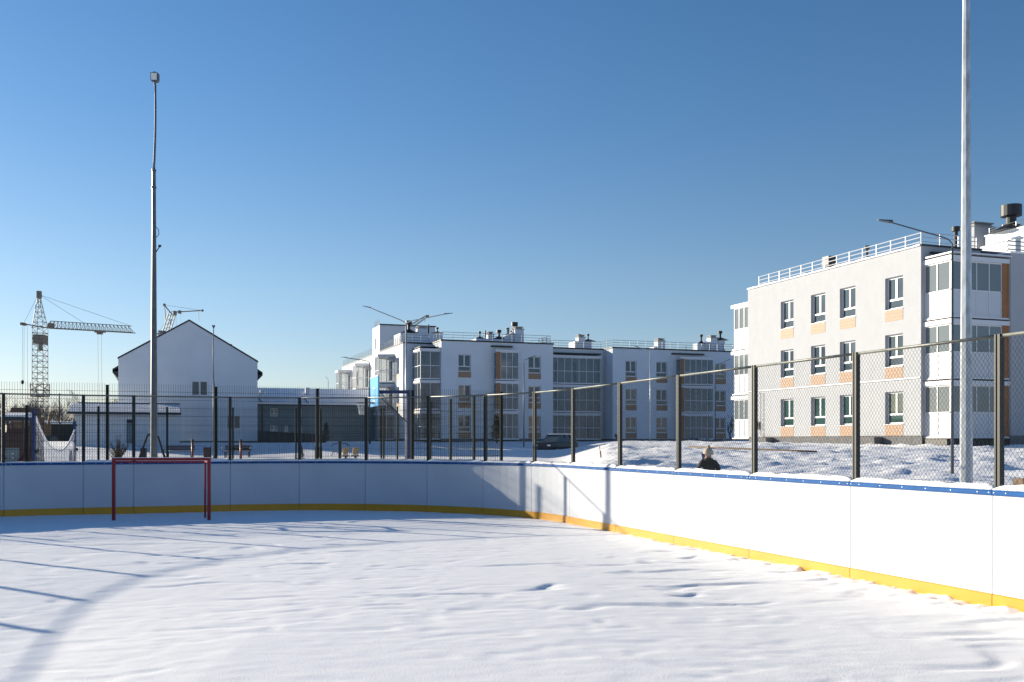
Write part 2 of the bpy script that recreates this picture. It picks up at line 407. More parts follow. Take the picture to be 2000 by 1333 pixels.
# ------------------------------------------------------------------ wire court fence behind the rink
def mesh_fence(pts, zb, zt, label, thick=.0028, pitch=.055):
    root = empty('wire_court_fence', (pts[0][0], pts[0][1], 0), 0, label, 'fence', 'green wire fences of the sports court')
    cache = {}
    for i, p in enumerate(pts):
        m = MB(); m.box(-.035,.035,-.03,.03, zb-.3, zt); m.box(-.038,.038,-.033,.033, zt+.001, zt+.012)
        ang = 0
        if i+1 < len(pts): ang = math.atan2(pts[i+1][1]-p[1], pts[i+1][0]-p[0])
        m.build('post', M['green'], root, (p[0]-pts[0][0], p[1]-pts[0][1], 0), ang)
        if i+1 < len(pts):
            q = pts[i+1]; L = math.hypot(q[0]-p[0], q[1]-p[1]); key = round(L, 2)
            if key not in cache:
                w = MB(); n = int(L/pitch); t = thick
                for k in range(1, n): x = L*k/n; w.box(x-t, x+t, -t, t, zb, zt+.05)
                z = zb+.05
                while z < zt: 
                    w.box(0, L, -t*3, -t*1.01, z-t*1.2, z+t*1.2)
                    w.box(0, L, t*1.01, t*3, z-t*1.2, z+t*1.2); z += .2
                cache[key] = w.data('wire_panel', M['green'])
            put('wire_panel', cache[key], root, (p[0]-pts[0][0], p[1]-pts[0][1], 0), ang)
    return root
def chain(p, du, dv, n): return [(p[0]+k*(du*cA-dv*sA), p[1]+k*(du*sA+dv*cA)) for k in range(n)]
Q = (-.29, 27.24)
mesh_fence(chain(Q, -2.5, 0, 9), .25, 2.84, 'dark green wire fence nearest the rink behind the tall light pole')
mesh_fence(chain(Q, 0, 2.5, 7) + [(-5.45, 41.5)], .25, 2.84, 'dark green wire fence running away behind the blue hoop post', .0026, .15)
mesh_fence([(-5.45+.0, 41.5)] + [(-7.93, 41.25)] + chain((-8.88, 40.9), -2.5, 0, 5), .25, 2.84, 'dark green wire fence on the far side of the court', .0026, .065)

# ------------------------------------------------------------------ light poles and street lamps
def floodpole(x, y, zg, H, label, lean, m, fr=.78, hook=True):
    r = empty('floodlight_pole', (x, y, zg), 0, label, 'light pole', 'tall floodlight poles beside the rink')
    p = MB(); p.path([(0,0,-.4),(0,0,H*fr)], [.094,.043], 8, rot=.3); p.build('shaft', m, r)
    c = MB(); c.tube((0,0,H*fr-.02),(0,0,H*fr+.03),.052,10); c.tube((0,0,H*fr-.42),(0,0,H*fr-.37),.058,10); c.build('collar', M['pole_dark'], r)
    t = MB(); n = 9; pts = [(lean*(.10*(k/(n-1)) - .06*math.sin(2*math.pi*k/(n-1)*.5)*0 + .05*math.sin(math.pi*k/(n-1))), 0, H*fr + H*(.985-fr)*k/(n-1)) for k in range(n)]
    t.path(pts, [.029-.006*k/(n-1) for k in range(n)], 8); t.build('upper_tube', m, r, smooth=True)
    tx, ty, tz = pts[-1]
    h = MB(); h.tube((tx,ty,tz-.02),(tx,ty-.05,tz+.08),.028,8); h.prism([(tx-.085,tz+.10),(tx-.06,tz+.06),(tx+.06,tz+.06),(tx+.085,tz+.10),(tx+.085,tz+.26),(tx-.085,tz+.26)], -.10, .04); h.box(tx-.03,tx+.03,-.07,.03,tz+.2605,tz+.29)
    hb = h.build('lamp_head', M['pole_dark'], r)
    g = MB(); g.box(tx-.068,tx+.068,-.108,-.1005,tz+.085,tz+.245); g.build('lamp_glass', M['lampglass'], hb)
    if not hook: return r
    k = MB(); k.tube((.06,0,H*.62),(.12,0,H*.628),.008); k.tube((.12,0,H*.628),(.11,0,H*.64),.008); k.tube((.10,0,H*.64),(.05,0,H*.645),.008)
    k.tube((.05,0,H*.585),(.13,0,H*.597),.012); k.box(.11,.17,-.02,.02,H*.597,H*.602); k.build('bracket', M['dark'], r)
    return r
floodpole(-8.42, 23.4, .2, 9.82, 'tall grey floodlight pole with bent top behind the red goal', .35, M['pole_dark'])
floodpole(6.48, 14.2, .35, 9.82, 'tall bright galvanised light pole behind the right-hand boards, cut by the frame', .0, M['pole'], .86, False); bpy.data.objects['floodlight_pole.001'].children[0].scale = (1.03,1.03,1)

def lamp(px, Y, ztop, zg, arms, label, m=None, r0=.07, group='street lamps around the yard'):
    """arms: list of (dx, dz) tips measured from the pole top"""
    m = m or M['pole_dark']; x = (px-1000)/F*Y
    r = empty('street_lamp', (x, Y, zg), 0, label, 'street lamp', group)
    H = ztop-zg; p = MB(); p.path([(0,0,-.3),(0,0,H-.25)], [r0, r0*.6], 8); p.build('pole', m, r, smooth=True)
    for dx, dz in arms:
        a = MB(); L = math.hypot(dx, dz)
        a.path([(0,0,H-.27),(0,0,H-.12),(dx*.05,0,H-.02+dz*.02),(dx*.14,0,H+dz*.12),(dx*.5,0,H+dz*.5),(dx*.88,0,H+dz*.9)], r0*.42, 7)
        ar = a.build('arm', m, r, smooth=True)
        h = MB(); x0, x1 = dx*.84, dx*1.03; z0, z1 = H+dz*.86, H+dz*1.0
        n = Vector((-(z1-z0), 0, x1-x0)).normalized() * (.035 if x1 > x0 else -.035)
        w = .10
        h.hexa([(x0,-w,z0),(x1,-w*.5,z1-.01),(x1,w*.5,z1-.01),(x0,w,z0),(x0+n.x,-w*.8,z0+abs(n.z)*1.6),(x1,-w*.5,z1+.01),(x1,w*.5,z1+.01),(x0+n.x,w*.8,z0+abs(n.z)*1.6)])
        h.build('lamp_head', M['pole_dark'], ar)
    return r
def zt(py, Y): return CZ + (HZ-py)/F*Y
def mpx(d, Y): return d/F*Y
lamp(793, 58, zt(629,58), .5, [(mpx(-82,58), mpx(31,58)), (mpx(89,58), mpx(17,58))], 'two-armed street lamp in front of the long white building', M['pole'], r0=.075)
lamp(722, 85, zt(706,85), 1.3, [(mpx(-54,85), mpx(8,85))], 'grey street lamp reaching left in front of the balcony wall', r0=.08)
lamp(1023, 85, zt(704,85), 1.3, [(mpx(24,85), mpx(9,85))], 'grey street lamp with short arm reaching right above the dark car', r0=.07)
lamp(1270, 85, zt(685,85), 1.3, [(mpx(-30,85), mpx(8,85))], 'pale sunlit street lamp with arm reaching left before the long building', M['pole'], r0=.06)
lamp(1397, 96, zt(714,96), 1.4, [(mpx(30,96), mpx(12,96))], 'slim street lamp with arm reaching right beside the near block', r0=.05)
lamp(1860, 26, zt(468,26), .5, [(mpx(-141,26), mpx(38,26))], 'grey street lamp with long arm in front of the near block corner', r0=.045)
lamp(641, 150, zt(741,150), 1.4, [(mpx(-5,150), mpx(5,150))], 'far thin street lamp above the low grey building', r0=.06)
fp = empty('park_light', (*at(418.5,0,45)[:2], .3), 0, 'thin garden light mast with small head before the gabled house', 'light mast')
m = MB(); H = zt(640,45)-.3; m.path([(0,0,-.3),(-.02,0,2.5),(-.02,0,H*.6)], [.05,.045,.04], 8); m.path([(-.02,0,H*.6),(-.06,0,H*.75),(-.03,0,H)], [.03,.025,.02], 8); m.build('mast', M['pole_dark'], fp, smooth=True)
m = MB(); m.ball((-.03,0,H+.03), .06, 8, 6); m.box(-.09,.03,-.05,.03,H+.04,H+.1); m.build('lamp_head', M['pole_dark'], fp)

# ------------------------------------------------------------------ building kit
def solver(O):
    X0, Y0 = O
    def uu(px, v): k = (px-1000)/F; return (k*(Y0+cA*v) - X0 + sA*v)/(cA - sA*k)
    def vv(px, u): k = (px-1000)/F; return (X0 + cA*u - k*(Y0+sA*u))/(sA + cA*k)
    return uu, vv
def wall_holes(mb, m, a0, a1, z0, z1, holes, dep=.24):
    A = sorted({a0, a1, *[h[0] for h in holes], *[h[1] for h in holes]}); Z = sorted({z0, z1, *[h[2] for h in holes], *[h[3] for h in holes]})
    for i in range(len(A)-1):
        for j in range(len(Z)-1):
            ac = (A[i]+A[i+1])/2; zc = (Z[j]+Z[j+1])/2
            if any(h[0] < ac < h[1] and h[2] < zc < h[3] for h in holes): continue
            mb.add([m(A[i],0,Z[j]),m(A[i+1],0,Z[j]),m(A[i+1],0,Z[j+1]),m(A[i],0,Z[j+1])], [(0,1,2,3)])
    for (b0,b1,c0,c1) in holes:
        q = [(b0,c0),(b1,c0),(b1,c1),(b0,c1)]
        for k in range(4):
            (x,y),(x2,y2) = q[k], q[(k+1)%4]
            mb.add([m(x,0,y),m(x2,0,y2),m(x2,dep,y2),m(x,dep,y)], [(0,1,2,3)])
        mb.add([m(b0,dep+.1,c0),m(b1,dep+.1,c0),m(b1,dep+.1,c1),m(b0,dep+.1,c1)], [(0,1,2,3)])
def window(parent, m, a0, a1, z0, z1, g='glass', dep=.17, style=0):
    f = MB(); w = .085; zt_ = z0+(z1-z0)*.30; mid = a0+(a1-a0)*.5
    f.mbox(m,a0,a0+w,dep,dep+.06,z0,z1); f.mbox(m,a1-w,a1,dep,dep+.06,z0,z1)
    f.mbox(m,a0+w,a1-w,dep+.001,dep+.059,z0,z0+w); f.mbox(m,a0+w,a1-w,dep+.001,dep+.059,z1-w,z1)
    if style == 0: f.mbox(m,a0+w,a1-w,dep-.004,dep+.055,zt_-.05,zt_+.05); f.mbox(m,mid-.06,mid+.06,dep-.001,dep+.057,zt_+.05,z1-w)
    else: f.mbox(m,mid-.07,mid+.07,dep-.001,dep+.057,z0+w,z1-w)
    o = f.build('window', M['white'], parent)
    p = MB(); p.mbox(m,a0+.02,a1-.02,dep+.025,dep+.035,z0+.02,z1-.02); p.build('pane', M[g], o)
    s = MB(); s.mbox(m,a0-.03,a1+.03,-.05,dep-.002,z0-.03,z0-.001); s.build('sill', M['white'], o)
    return o
def clad(parent, m, a0, a1, z0, z1):
    c = MB(); n = 3; h = (z1-z0)/n
    for k in range(n): c.mbox(m, a0, a1, -.012, .02, z0+k*h+.008, z0+(k+1)*h-.004)
    return c.build('cladding_panel', M['wood'], parent)
def glaze(fr, gl, pn, m, b0, b1, z0, zm, z1, n, w=.05):
    fr.mbox(m,b0,b1,0,.07,z0,z0+.06); fr.mbox(m,b0,b1,0,.07,z1-.07,z1); fr.mbox(m,b0+w,b1-w,.003,.067,zm-.03,zm+.03)
    for k in range(n+1):
        x = b0+(b1-b0)*k/n; e = w*.8 if k in (0,n) else w/2
        x0 = max(b0, x-e); x1 = min(b1, x+e)
        fr.mbox(m,x0,x1,.001,.069,z0+.06,zm-.03); fr.mbox(m,x0,x1,.001,.069,zm+.03,z1-.07)
    gl.mbox(m,b0+.02,b1-.02,.03,.038,zm,z1-.03)
    pn.mbox(m,b0+.02,b1-.02,.028,.040,z0+.03,zm-.001)
def bay(parent, m, a0, a1, dep, floors, nf, ns=2, wood=None, lower='panel', right=True, name='glazed_balcony', bg_='bayglass'):
    for (zb, ztp) in floors:
        fr, gl, pn = MB(), MB(), MB()
        fr.mbox(m, a0-.10, a1+.10, -dep-.10, -.001, ztp-.30, ztp-.08); fr.mbox(m, a0-.05, a1+.05, -dep-.05, -.002, zb-.02, zb+.06)
        mf = lambda a,d,z: m(a, d-dep, z)
        ml = lambda b,e,z: m(a0+e, -dep+b, z)
        mr = lambda b,e,z: m(a1-e, -dep+b, z)
        z0, z1 = zb+.06, ztp-.30; zm = z0+(z1-z0)*.47
        w0, w1 = a0, a1; ws = .42
        if wood == 'right': w1 = a1-ws
        if wood == 'left': w0 = a0+ws
        glaze(fr, gl, pn, mf, w0, w1, z0, zm, z1, nf)
        glaze(fr, gl, pn, ml, .07, dep-.002, z0, zm, z1, ns)
        if right: glaze(fr, gl, pn, mr, .07, dep-.002, z0, zm, z1, ns)
        o = fr.build(name, M['white'], parent)
        gl.build('glass', M[bg_], o); pn.build('lower_panel', M['panel'] if lower == 'panel' else M[bg_], o)
        if wood:
            wd = MB(); q0, q1 = (w1+.002, a1-.001) if wood == 'right' else (a0+.001, w0-.002)
            wd.mbox(mf, q0, q1, -.02, .06, z0, z1); wd.build('timber_strip', M['woodv'], o)
def railing(parent, pts, zb, h=.75, sp=1.05, rails=3, r=.019, rr=1.1, name='roof_railing', m='rail'):
    mb = MB()
    for (p, q) in zip(pts[:-1], pts[1:]):
        L = math.hypot(q[0]-p[0], q[1]-p[1]); n = max(1, round(L/sp))
        for k in range(n+1):
            x = p[0]+(q[0]-p[0])*k/n; y = p[1]+(q[1]-p[1])*k/n; mb.box(x-r, x+r, y-r, y+r, zb, zb+h)
        for j in range(rails):
            z = zb + h*(j+1)/rails - .02; mb.tube((p[0],p[1],z), (q[0],q[1],z), r*rr, 4)
    return mb.build(name, M[m], parent)
def hatvent(parent, x, y, zb, zt_, rc, cone=.8, name='roof_vent'):
    mb = MB(); H = zt_-zb
    mb.path([(x,y,zb),(x,y,zb+H*.30)], [cone, rc*.52], 12); mb.path([(x,y,zb+H*.30),(x,y,zt_-rc*1.05)], rc*.5, 12)
    mb.path([(x,y,zt_-rc*1.1),(x,y,zt_)], rc, 16)
    return mb.build(name, M['dark'], parent)
def chimney(parent, x0, x1, y0, y1, zb, zt_, mt='stucco2'):
    c = MB(); c.box(x0,x1,y0,y1,zb,zt_); o = c.build('chimney', M[mt], parent)
    k = MB(); k.box(x0-.06,x1+.06,y0-.06,y1+.06,zt_+.001,zt_+.09); k.box(x0+.12,x1-.12,y0+.12,y1-.12,zt_+.092,zt_+.24); k.box(x0+.02,x1-.02,y0+.02,y1-.02,zt_+.242,zt_+.31); k.build('chimney_cap', M['concrete'], o)
    return o
TOP = [10.14, 7.12, 4.10]; WH = 1.70; PH = .62
FLO = [(7.62, 10.72), (4.60, 7.60), (1.66, 4.58)]

# ------------------------------------------------------------------ building B: the near white block on the right
OB = (20.75, 50.5); uB, vB = solver(OB)
B = empty('apartment_block', (*OB, 0), AZ, 'near white three-storey block with sunlit wall, timber panels and roof railing', 'building')
mw = lambda a,d,z: (d, a, z)          # long sunlit wall: along v, facing -u
me_ = lambda a,d,z: (a, d, z)         # end wall: along u, facing -v
Bw = [(1.29,2.64),(5.03,6.37),(7.68,9.02),(10.73,12.05)]
wb = MB(); holes = [(a0,a1,t-WH,t) for (a0,a1) in Bw for t in TOP]
wall_holes(wb, mw, 0, 15.7, 1.78, 11.42, holes)
wall_holes(wb, me_, 0, 3.85, 1.78, 11.42, [(.6,1.5,z,z+2.2) for z in (1.9,4.9,7.9)]+[(2.0,3.3,z+.9,z+2.2) for z in (1.9,4.9,7.9)])
wb.add([(0,15.7,1.78),(18,15.7,1.78),(18,15.7,11.42),(0,15.7,11.42)], [(0,1,2,3)])
wb.add([(.0,0,11.42),(18,0,11.42),(18,15.7,11.42),(0,15.7,11.42)], [(0,1,2,3)])
wb.add([(18,0,1.78),(18,15.7,1.78),(18,15.7,11.42),(18,0,11.42)], [(0,1,2,3)])
wb.build('wall', M['stucco'], B)
wg = MB(); wg.box(3.86, 18.05, -1.95, -.003, 1.78, 10.95); wg.build('wing', M['stucco'], B)
pl = MB(); pl.box(.05, 18.02, -.0, 15.65, .5, 1.779); pl.box(3.9, 18.0, -1.9, -.01, .5, 1.778); pl.box(-.5, .04, 2.9, 4.3, .5, 1.72); pl.box(-.5,.04,12.9,14.2,.5,1.72); pl.build('plinth', M['plinth'], B)
ph_ = MB(); ph_.box(.15,3.7,-1.6,-.005,.5,1.60); ph_.build('balcony_footing', M['black'], B)
cp = MB(); cp.box(-.06,3.9,-.08,.06,11.421,11.50); cp.box(.5,3.84,-.2,-.081,11.02,11.12)
cp.build('coping', M['dark'], B)
sn = MB(); 
for k in range(60):
    a = 15.7*k/60; h = .05+.05*abs(float(vnoise(np.array([a*2.]),np.array([.3]),9)[0])*2)
    sn.box(-.07-.03*random.random(), .25, a+.002, a+15.7/60, 11.421, 11.43+h)
sn.build('roof_snow', M['snow_ridge'], B)
sn = MB(); sn.box(3.80,18.1,-2.0,1.0,10.951,11.03); sn.box(.1,3.85,-.0,15.6,11.43,11.47); sn.build('roof_snow', M['snow_ridge'], B)
st_ = MB(); st_.box(-.07, -.001, 0.0, 15.7, 4.70, 4.76); st_.build('string_course', M['white'], B)
gs = ['glass', 'glass', 'glass_green']
for i, (a0, a1) in enumerate(Bw):
    for j, t in enumerate(TOP):
        window(B, mw, a0, a1, t-WH, t, gs[j])
        clad(B, mw, a0, a1, t-WH-PH, t-WH-.04)
bay(B, me_, .23, 3.85, 1.8, FLO, 4, 2, 'right', 'panel', right=False, bg_='bayglass_pale')
tl = MB(); tl.box(.1,3.9,-2.0,-.21,10.73,10.80); tl.build('balcony_roof', M['white'], B)
mfar = lambda a,d,z: (a, 15.7-d, z)
# far-end bay: sits behind the wall end, its sunlit side seen past the corner
for (zb, ztp) in FLO:
    fr, gl, pn = MB(), MB(), MB(); ml = lambda b,e,z: (.10+e, 15.71+b, z)
    z0, z1 = zb+.06, ztp-.30; zm = z0+(z1-z0)*.47
    fr.box(.0,4.0,15.71,17.75,ztp-.30,ztp-.08); fr.box(.04,4.0,15.71,17.65,zb-.02,zb+.058)
    glaze(fr, gl, pn, ml, 0, 1.8, z0, zm, z1, 3); me2 = lambda a,e,z: (a, 17.5-e, z); glaze(fr, gl, pn, me2, .18, 3.8, z0, zm, z1, 4)
    o = fr.build('glazed_balcony', M['white'], B); gl.build('glass', M['bayglass_pale'], o); pn.build('lower_panel', M['panel'], o)
railing(B, [(.12,14.6),(.12,.12),(3.7,.12)], 11.45, .68, 1.1, rr=1.3, m='white')
railing(B, [(4.0,-1.6),(12,-1.6)], 11.03, .62, 1.1, rr=1.5)
# roof-top structures
pb = MB(); pb.box(7.0,14.0,-1.0,3.2,11.43,12.4); pb.box(9.5,14.0,2.2,5.3,11.431,13.55); pb.build('penthouse', M['stucco2'], B)
sn = MB(); sn.box(6.93,14.05,-1.05,2.19,12.401,12.48); sn.box(9.45,14.05,2.15,5.35,13.551,13.62); sn.build('roof_snow', M['snow_ridge'], B)
railing(B, [(9.7,5.2),(9.7,2.3)], 13.6, .45, 1.0)
chimney(B, uB(1903,6.0), uB(1943,6.0), 6.0, 7.0, 11.43, 14.3, 'stucco')
def Bl(px, v): return uB(px, v), v
u_, v_ = Bl(1975, 4.0); hatvent(B, u_, v_, 13.62, 15.15, .57, 1.2)
u_, v_ = Bl(1867, 3.0); hatvent(B, u_, v_, 11.5, 13.35, .22, .75)
u_, v_ = Bl(1621, 9.0); 
m = MB(); m.box(u_-.33,u_+.22,v_-.3,v_+.3,11.95,12.5); [m.box(u_-.36,u_+.25,v_-.33,v_+.33,12.0+.16*k,12.06+.16*k) for k in range(3)]; m.box(u_-.15,u_+.1,v_-.15,v_+.15,11.4,11.95); m.build('roof_vent', M['dark'], B)
u_, v_ = Bl(1693, 7.0); hatvent(B, u_, v_, 11.43, 12.85, .16, .3)
# gas pipes and box on the long wall
vg = vB(1484, 0)
m = MB(); m.tube((-.09,vg,1.9),(-.09,vg,4.6),.025,6); m.tube((-.09,vg-.35,1.7),(-.09,vg-.35,4.6),.025,6); m.tube((-.09,vg,4.6),(-.01,vg,4.6),.025,6); m.build('pipe', M['white'], B)
m = MB(); m.box(-.25,-.03,vg+.02,vg+.30,2.3,2.75); m.build('gas_box', M['yellowbox'], B)

# ------------------------------------------------------------------ building A: the long block in the middle
OA = (-11.05, 100.9); uA, vA = solver(OA)
A = empty('apartment_building', (*OA, 0), AZ, 'long white L-shaped three-storey building with glazed balconies and stair tower in mid distance', 'building')
RT = 11.42; ZB = 1.75
a1s, a1e, V1 = 2.96, 14.85, -3.82; a3s, V3 = 22.3, -2.34; LE = 62.0
ml_ = lambda a,d,z: (d, a, z)
m0 = lambda a,d,z: (a, d, z); m1 = lambda a,d,z: (a, V1+d, z); m3 = lambda a,d,z: (a, V3+d, z)
wa = MB()
A1w = [(uA(895,V1), uA(920,V1)), (uA(1032,V1), uA(1056.5,V1))]
A3w = [(uA(1222,V3), uA(1243.5,V3)), (uA(1282,V3), uA(1303.5,V3)), (uA(1397.5,V3), uA(1417.5,V3)), (45,46.35), (50,51.35), (57,58.3)]
hs = lambda ws: [(a,b,t-WH,t) for (a,b) in ws for t in TOP]
doors = lambda a0,a1: [(a0,a1,t-2.2,t-.1) for t in TOP]
vw1 = (vA(781.5,0), vA(776.0,0))
LWIN = [(1.7,2.9),(23.6,24.8)]
wall_holes(wa, ml_, 0, 35.3, ZB, RT, hs(LWIN)+[(13.2,13.8,z,z+1.6) for z in (3.5,6.5,9.4)]+doors(4.9,6.6)+doors(17.8,19.4)+doors(29.4,31), .22)
wall_holes(wa, m0, 0, a1s-.001, ZB, RT, doors(1.1,2.4), .22)
wall_holes(wa, m1, a1s, a1e, ZB, RT, hs(A1w)+doors(uA(984,V1),uA(1004,V1)), .22)
wall_holes(wa, m3, a3s, LE, ZB, RT, hs(A3w)+doors(uA(1345,V3),uA(1385,V3)), .22)
wall_holes(wa, m0, a1e, a3s, ZB, RT, [(a,a+1.2,t-2.2,t-.2) for a in (a1e+.8,a1e+3,a1e+5.2) for t in TOP], .22)
for (u, va, vb) in ((a1s, V1, 0), (a1e, V1, 0), (a3s, V3, 0), (LE, V3, 12)):
    wa.add([(u,va,ZB),(u,vb,ZB),(u,vb,RT),(u,va,RT)], [(0,1,2,3)])
wa.add([(0,35.3,ZB),(12,35.3,ZB),(12,35.3,RT),(0,35.3,RT)], [(0,1,2,3)]); wa.add([(12,12,ZB),(12,35.3,ZB),(12,35.3,RT),(12,12,RT)], [(0,1,2,3)]); wa.add([(12,12,ZB),(LE,12,ZB),(LE,12,RT),(12,12,RT)], [(0,1,2,3)])
for (x0,x1,y0,y1) in ((0,12,0,35.3),(12,LE,0,12),(a1s,a1e,V1,0),(a3s,LE,V3,0)):
    wa.add([(x0,y0,RT-.02),(x1,y0,RT-.02),(x1,y1,RT-.02),(x0,y1,RT-.02)], [(0,1,2,3)])
wa.build('wall', M['stucco2'], A)
pl = MB(); pl.box(.03,12,.03,35.2,.8,ZB-.001); pl.box(12.01,LE-.03,.05,11.9,.8,ZB-.002); pl.box(a1s+.03,a1e-.03,V1+.03,.0,.8,ZB-.003); pl.box(a3s+.03,LE-.04,V3+.03,.02,.8,ZB-.004); pl.build('plinth', M['plinth'], A)
cp = MB(); q = .07; cz0, cz1 = RT+.001, RT+.14
cp.box(-.02,a1s+.02,-q,.22,cz0,cz1); cp.box(a1s-q,a1e+q,V1-q,V1+.2,cz0,cz1); cp.box(a1s-q,a1s+.15,V1+.2,-.075,cz0,cz1); cp.box(a1e-.15,a1e+q,V1+.2,-.071,cz0,cz1)
cp.box(a1e+.075,a3s-.075,-q,.2,cz0,cz1); cp.box(a3s-q,a3s+.15,V3+.2,.1,cz0,cz1-.01); cp.box(a3s-q,LE+q,V3-q,V3+.2,cz0,cz1)
cp.build('coping', M['dark'], A)
cw = MB(); cw.box(-q,.2,.221,11.15,cz0,cz1-.02); cw.box(-q,.2,15.2,35.35,cz0,cz1-.02); cw.build('coping', M['concrete'], A)
tw = MB(); wall_holes(tw, ml_, 11.2, 15.1, RT, 14.5, [(13.2,13.8,12.0,13.2)], .2)
tw.add([(0,11.2,RT),(6.4,11.2,RT),(6.4,11.2,14.5),(0,11.2,14.5)],[(0,1,2,3)]); tw.add([(6.4,11.2,RT),(6.4,15.1,RT),(6.4,15.1,14.5),(6.4,11.2,14.5)],[(0,1,2,3)])
tw.add([(0,15.1,RT),(6.4,15.1,RT),(6.4,15.1,14.5),(0,15.1,14.5)],[(0,1,2,3)]); tw.add([(0,11.2,14.49),(6.4,11.2,14.49),(6.4,15.1,14.49),(0,15.1,14.49)],[(0,1,2,3)])
tw.build('stair_tower', M['stucco2'], A)
c2 = MB(); c2.box(-.05,6.5,11.1,11.35,14.501,14.64); c2.build('coping', M['dark'], A)
def win_set(ws, m, gl):
    for i, (a, b) in enumerate(ws):
        for j, t in enumerate(TOP):
            window(A, m, a, b, t-WH, t, gl(i, j)); clad(A, m, a, b, t-WH-PH, t-WH-.04)
gl = lambda i, j: 'glass_curtain' if (i*3+j*5) % 4 in (1, 2) else 'glass'
win_set(A1w, m1, gl); win_set(A3w, m3, gl); win_set(LWIN, ml_, lambda i, j: 'glass')
for z in (3.5,6.5,9.4): window(A, ml_, 13.2, 13.8, z, z+1.6, 'glass')
window(A, ml_, 13.2, 13.8, 12.0, 13.2, 'glass')
bay(A, m0, uA(804.5,0), a1s-.02, 3.5, FLO, 2, 3, None, 'glass', right=False)
bay(A, m1, uA(970,V1-.9), uA(1013,V1-.9), .9, FLO, 3, 1, 'left', 'glass')
bay(A, m3, uA(1330,V3-1.1), uA(1393,V3-1.1), 1.1, FLO, 5, 1, 'left', 'glass')
bay(A, m0, a1e+.03, uA(1173,-.8), .8, FLO, 8, 1, None, 'glass')
aw = MB(); aw.box(uA(965,V1-1), uA(1006,V1-1), V1-.35, V1-.005, 10.95, 11.10); aw.box(uA(1320,V3-1), uA(1382,V3-1), V3-.35, V3-.005, 10.95, 11.10)
aw.box(uA(804,0), a1s-.1, -3.4, -.3, 10.78, 10.84); aw.box(a1e+.1, uA(1174,-.9), -.95, -.01, 10.80, 10.92); aw.build('canopy', M['dark'], A)
# chamfered bays on the sunlit left wall
def chbay(v0, v1):
    for (zb, ztp) in FLO:
        fr, gl2, pn = MB(), MB(), MB(); d = 1.5; c = .8
        poly = [(-.001, v0), (-d, v0+c), (-d, v1-c), (-.001, v1)]
        for (z0, z1, e) in ((ztp-.30, ztp-.08, .12), (zb-.02, zb+.06, .03)):
            pp = [(-.001, v0-e), (-d-e, v0+c-e*.4), (-d-e, v1-c+e*.4), (-.001, v1+e)]
            fr.prism([(a, b) for a, b in pp], z0, z1, 'z')
        z0, z1 = zb+.06, ztp-.30; zm = z0+(z1-z0)*.47
        for (p, q_, n) in ((poly[1], poly[0], 2), (poly[2], poly[1], 3), (poly[3], poly[2], 2)):
            L = math.hypot(q_[0]-p[0], q_[1]-p[1]); tx, ty = (q_[0]-p[0])/L, (q_[1]-p[1])/L
            nx_, ny_ = (-ty, tx)
            if nx_*(-1) + ny_*0 < 0 and abs(ny_) < .1: nx_, ny_ = -nx_, -ny_
            cxm, cym = -.5, (v0+v1)/2
            if (cxm-p[0])*nx_ + (cym-p[1])*ny_ < 0: nx_, ny_ = -nx_, -ny_
            mm = lambda b, e, z, p=p, tx=tx, ty=ty, nx_=nx_, ny_=ny_: (p[0]+tx*b+nx_*e, p[1]+ty*b+ny_*e, z)
            glaze(fr, gl2, pn, mm, .03, L-.03, z0, zm, z1, n)
        o = fr.build('glazed_balcony', M['white'], A); gl2.build('glass', M['bayglass_clear'], o); pn.build('lower_panel', M['bayglass_clear'], o)
chbay(3.9, 7.5); chbay(16.8, 20.4); chbay(28.3, 32)
# porches on the left wall
pr = MB()
for v in (22.2, 33.2): pr.box(-2.2, -.01, v-1.2, v+1.2, 4.1, 4.28); pr.box(-2.1,-1.95,v-1.1,v-.95,1.2,4.1); pr.box(-2.1,-1.95,v+.95,v+1.1,1.2,4.1)
pr.build('porch', M['white'], A)
# railings
railing(A, [(.15,11),(.15,.2),(2.8,.2)], RT+.12, .8, .95); railing(A, [(.15,35),(.15,15.4)], RT+.12, .8, .95); railing(A, [(.2,15),(.2,12.5)], 14.5, .8, .6)
railing(A, [(a1s+.2,-.3),(a1s+.2,V1+.25),(a1e-.2,V1+.25),(a1e-.2,-.3)], RT+.14, .78, 1.0)
railing(A, [(a1e+.2,.3),(a3s-.2,.3),(a3s+.2,V3+.3),(50,V3+.3)], RT+.14, .78, 1.0)
# chimney clusters (positions read along the roof at depth v)
def zz(py, u, v): Yw = OA[1]+u*sA+v*cA; return CZ+(HZ-py)/F*Yw
def cblock(x0, x1, py, v, d=1.6, taper=0):
    a, b = uA(x0, v), uA(x1, v); z = zz(py, a, v); c = MB()
    z2 = zz(py+taper, a, v)
    c.prism([(a,RT-.01),(b,RT-.01),(b,z),(a,z2)], v, v+d); return c.build('chimney', M['stucco2'], A)
def cvent(px, py, w, v, pyb, cone=.8):
    u = uA(px, v); hatvent(A, u, v, zz(pyb, u, v), zz(py, u, v), w/2/F*100, cone)
def cchim(x0, x1, py, v, d=.9): chimney(A, uA(x0,v), uA(x1,v), v, v+d, RT, zz(py, uA(x0,v), v)-.3)
cblock(782, 864, 650.5, 2.6, 3.0); cvent(798.5, 627, 13, 4.0, 651, 1.0); cchim(816, 834, 636, 3.2); cvent(854, 640, 6, 3.6, 651, .7)
cblock(930, 983, 661, .5, 1.6); cvent(937, 648, 6, 1.2, 662, .6); cchim(953.5, 965, 648, .9); cvent(974.5, 645, 10, 1.2, 663, .7)
cblock(982, 1008, 645, .8, 1.5, 14); cvent(1005, 630, 14, 1.5, 649, .5); cvent(990.5, 641, 5, 1.5, 657, .3); cchim(1006, 1023, 638, .4, 1.3)
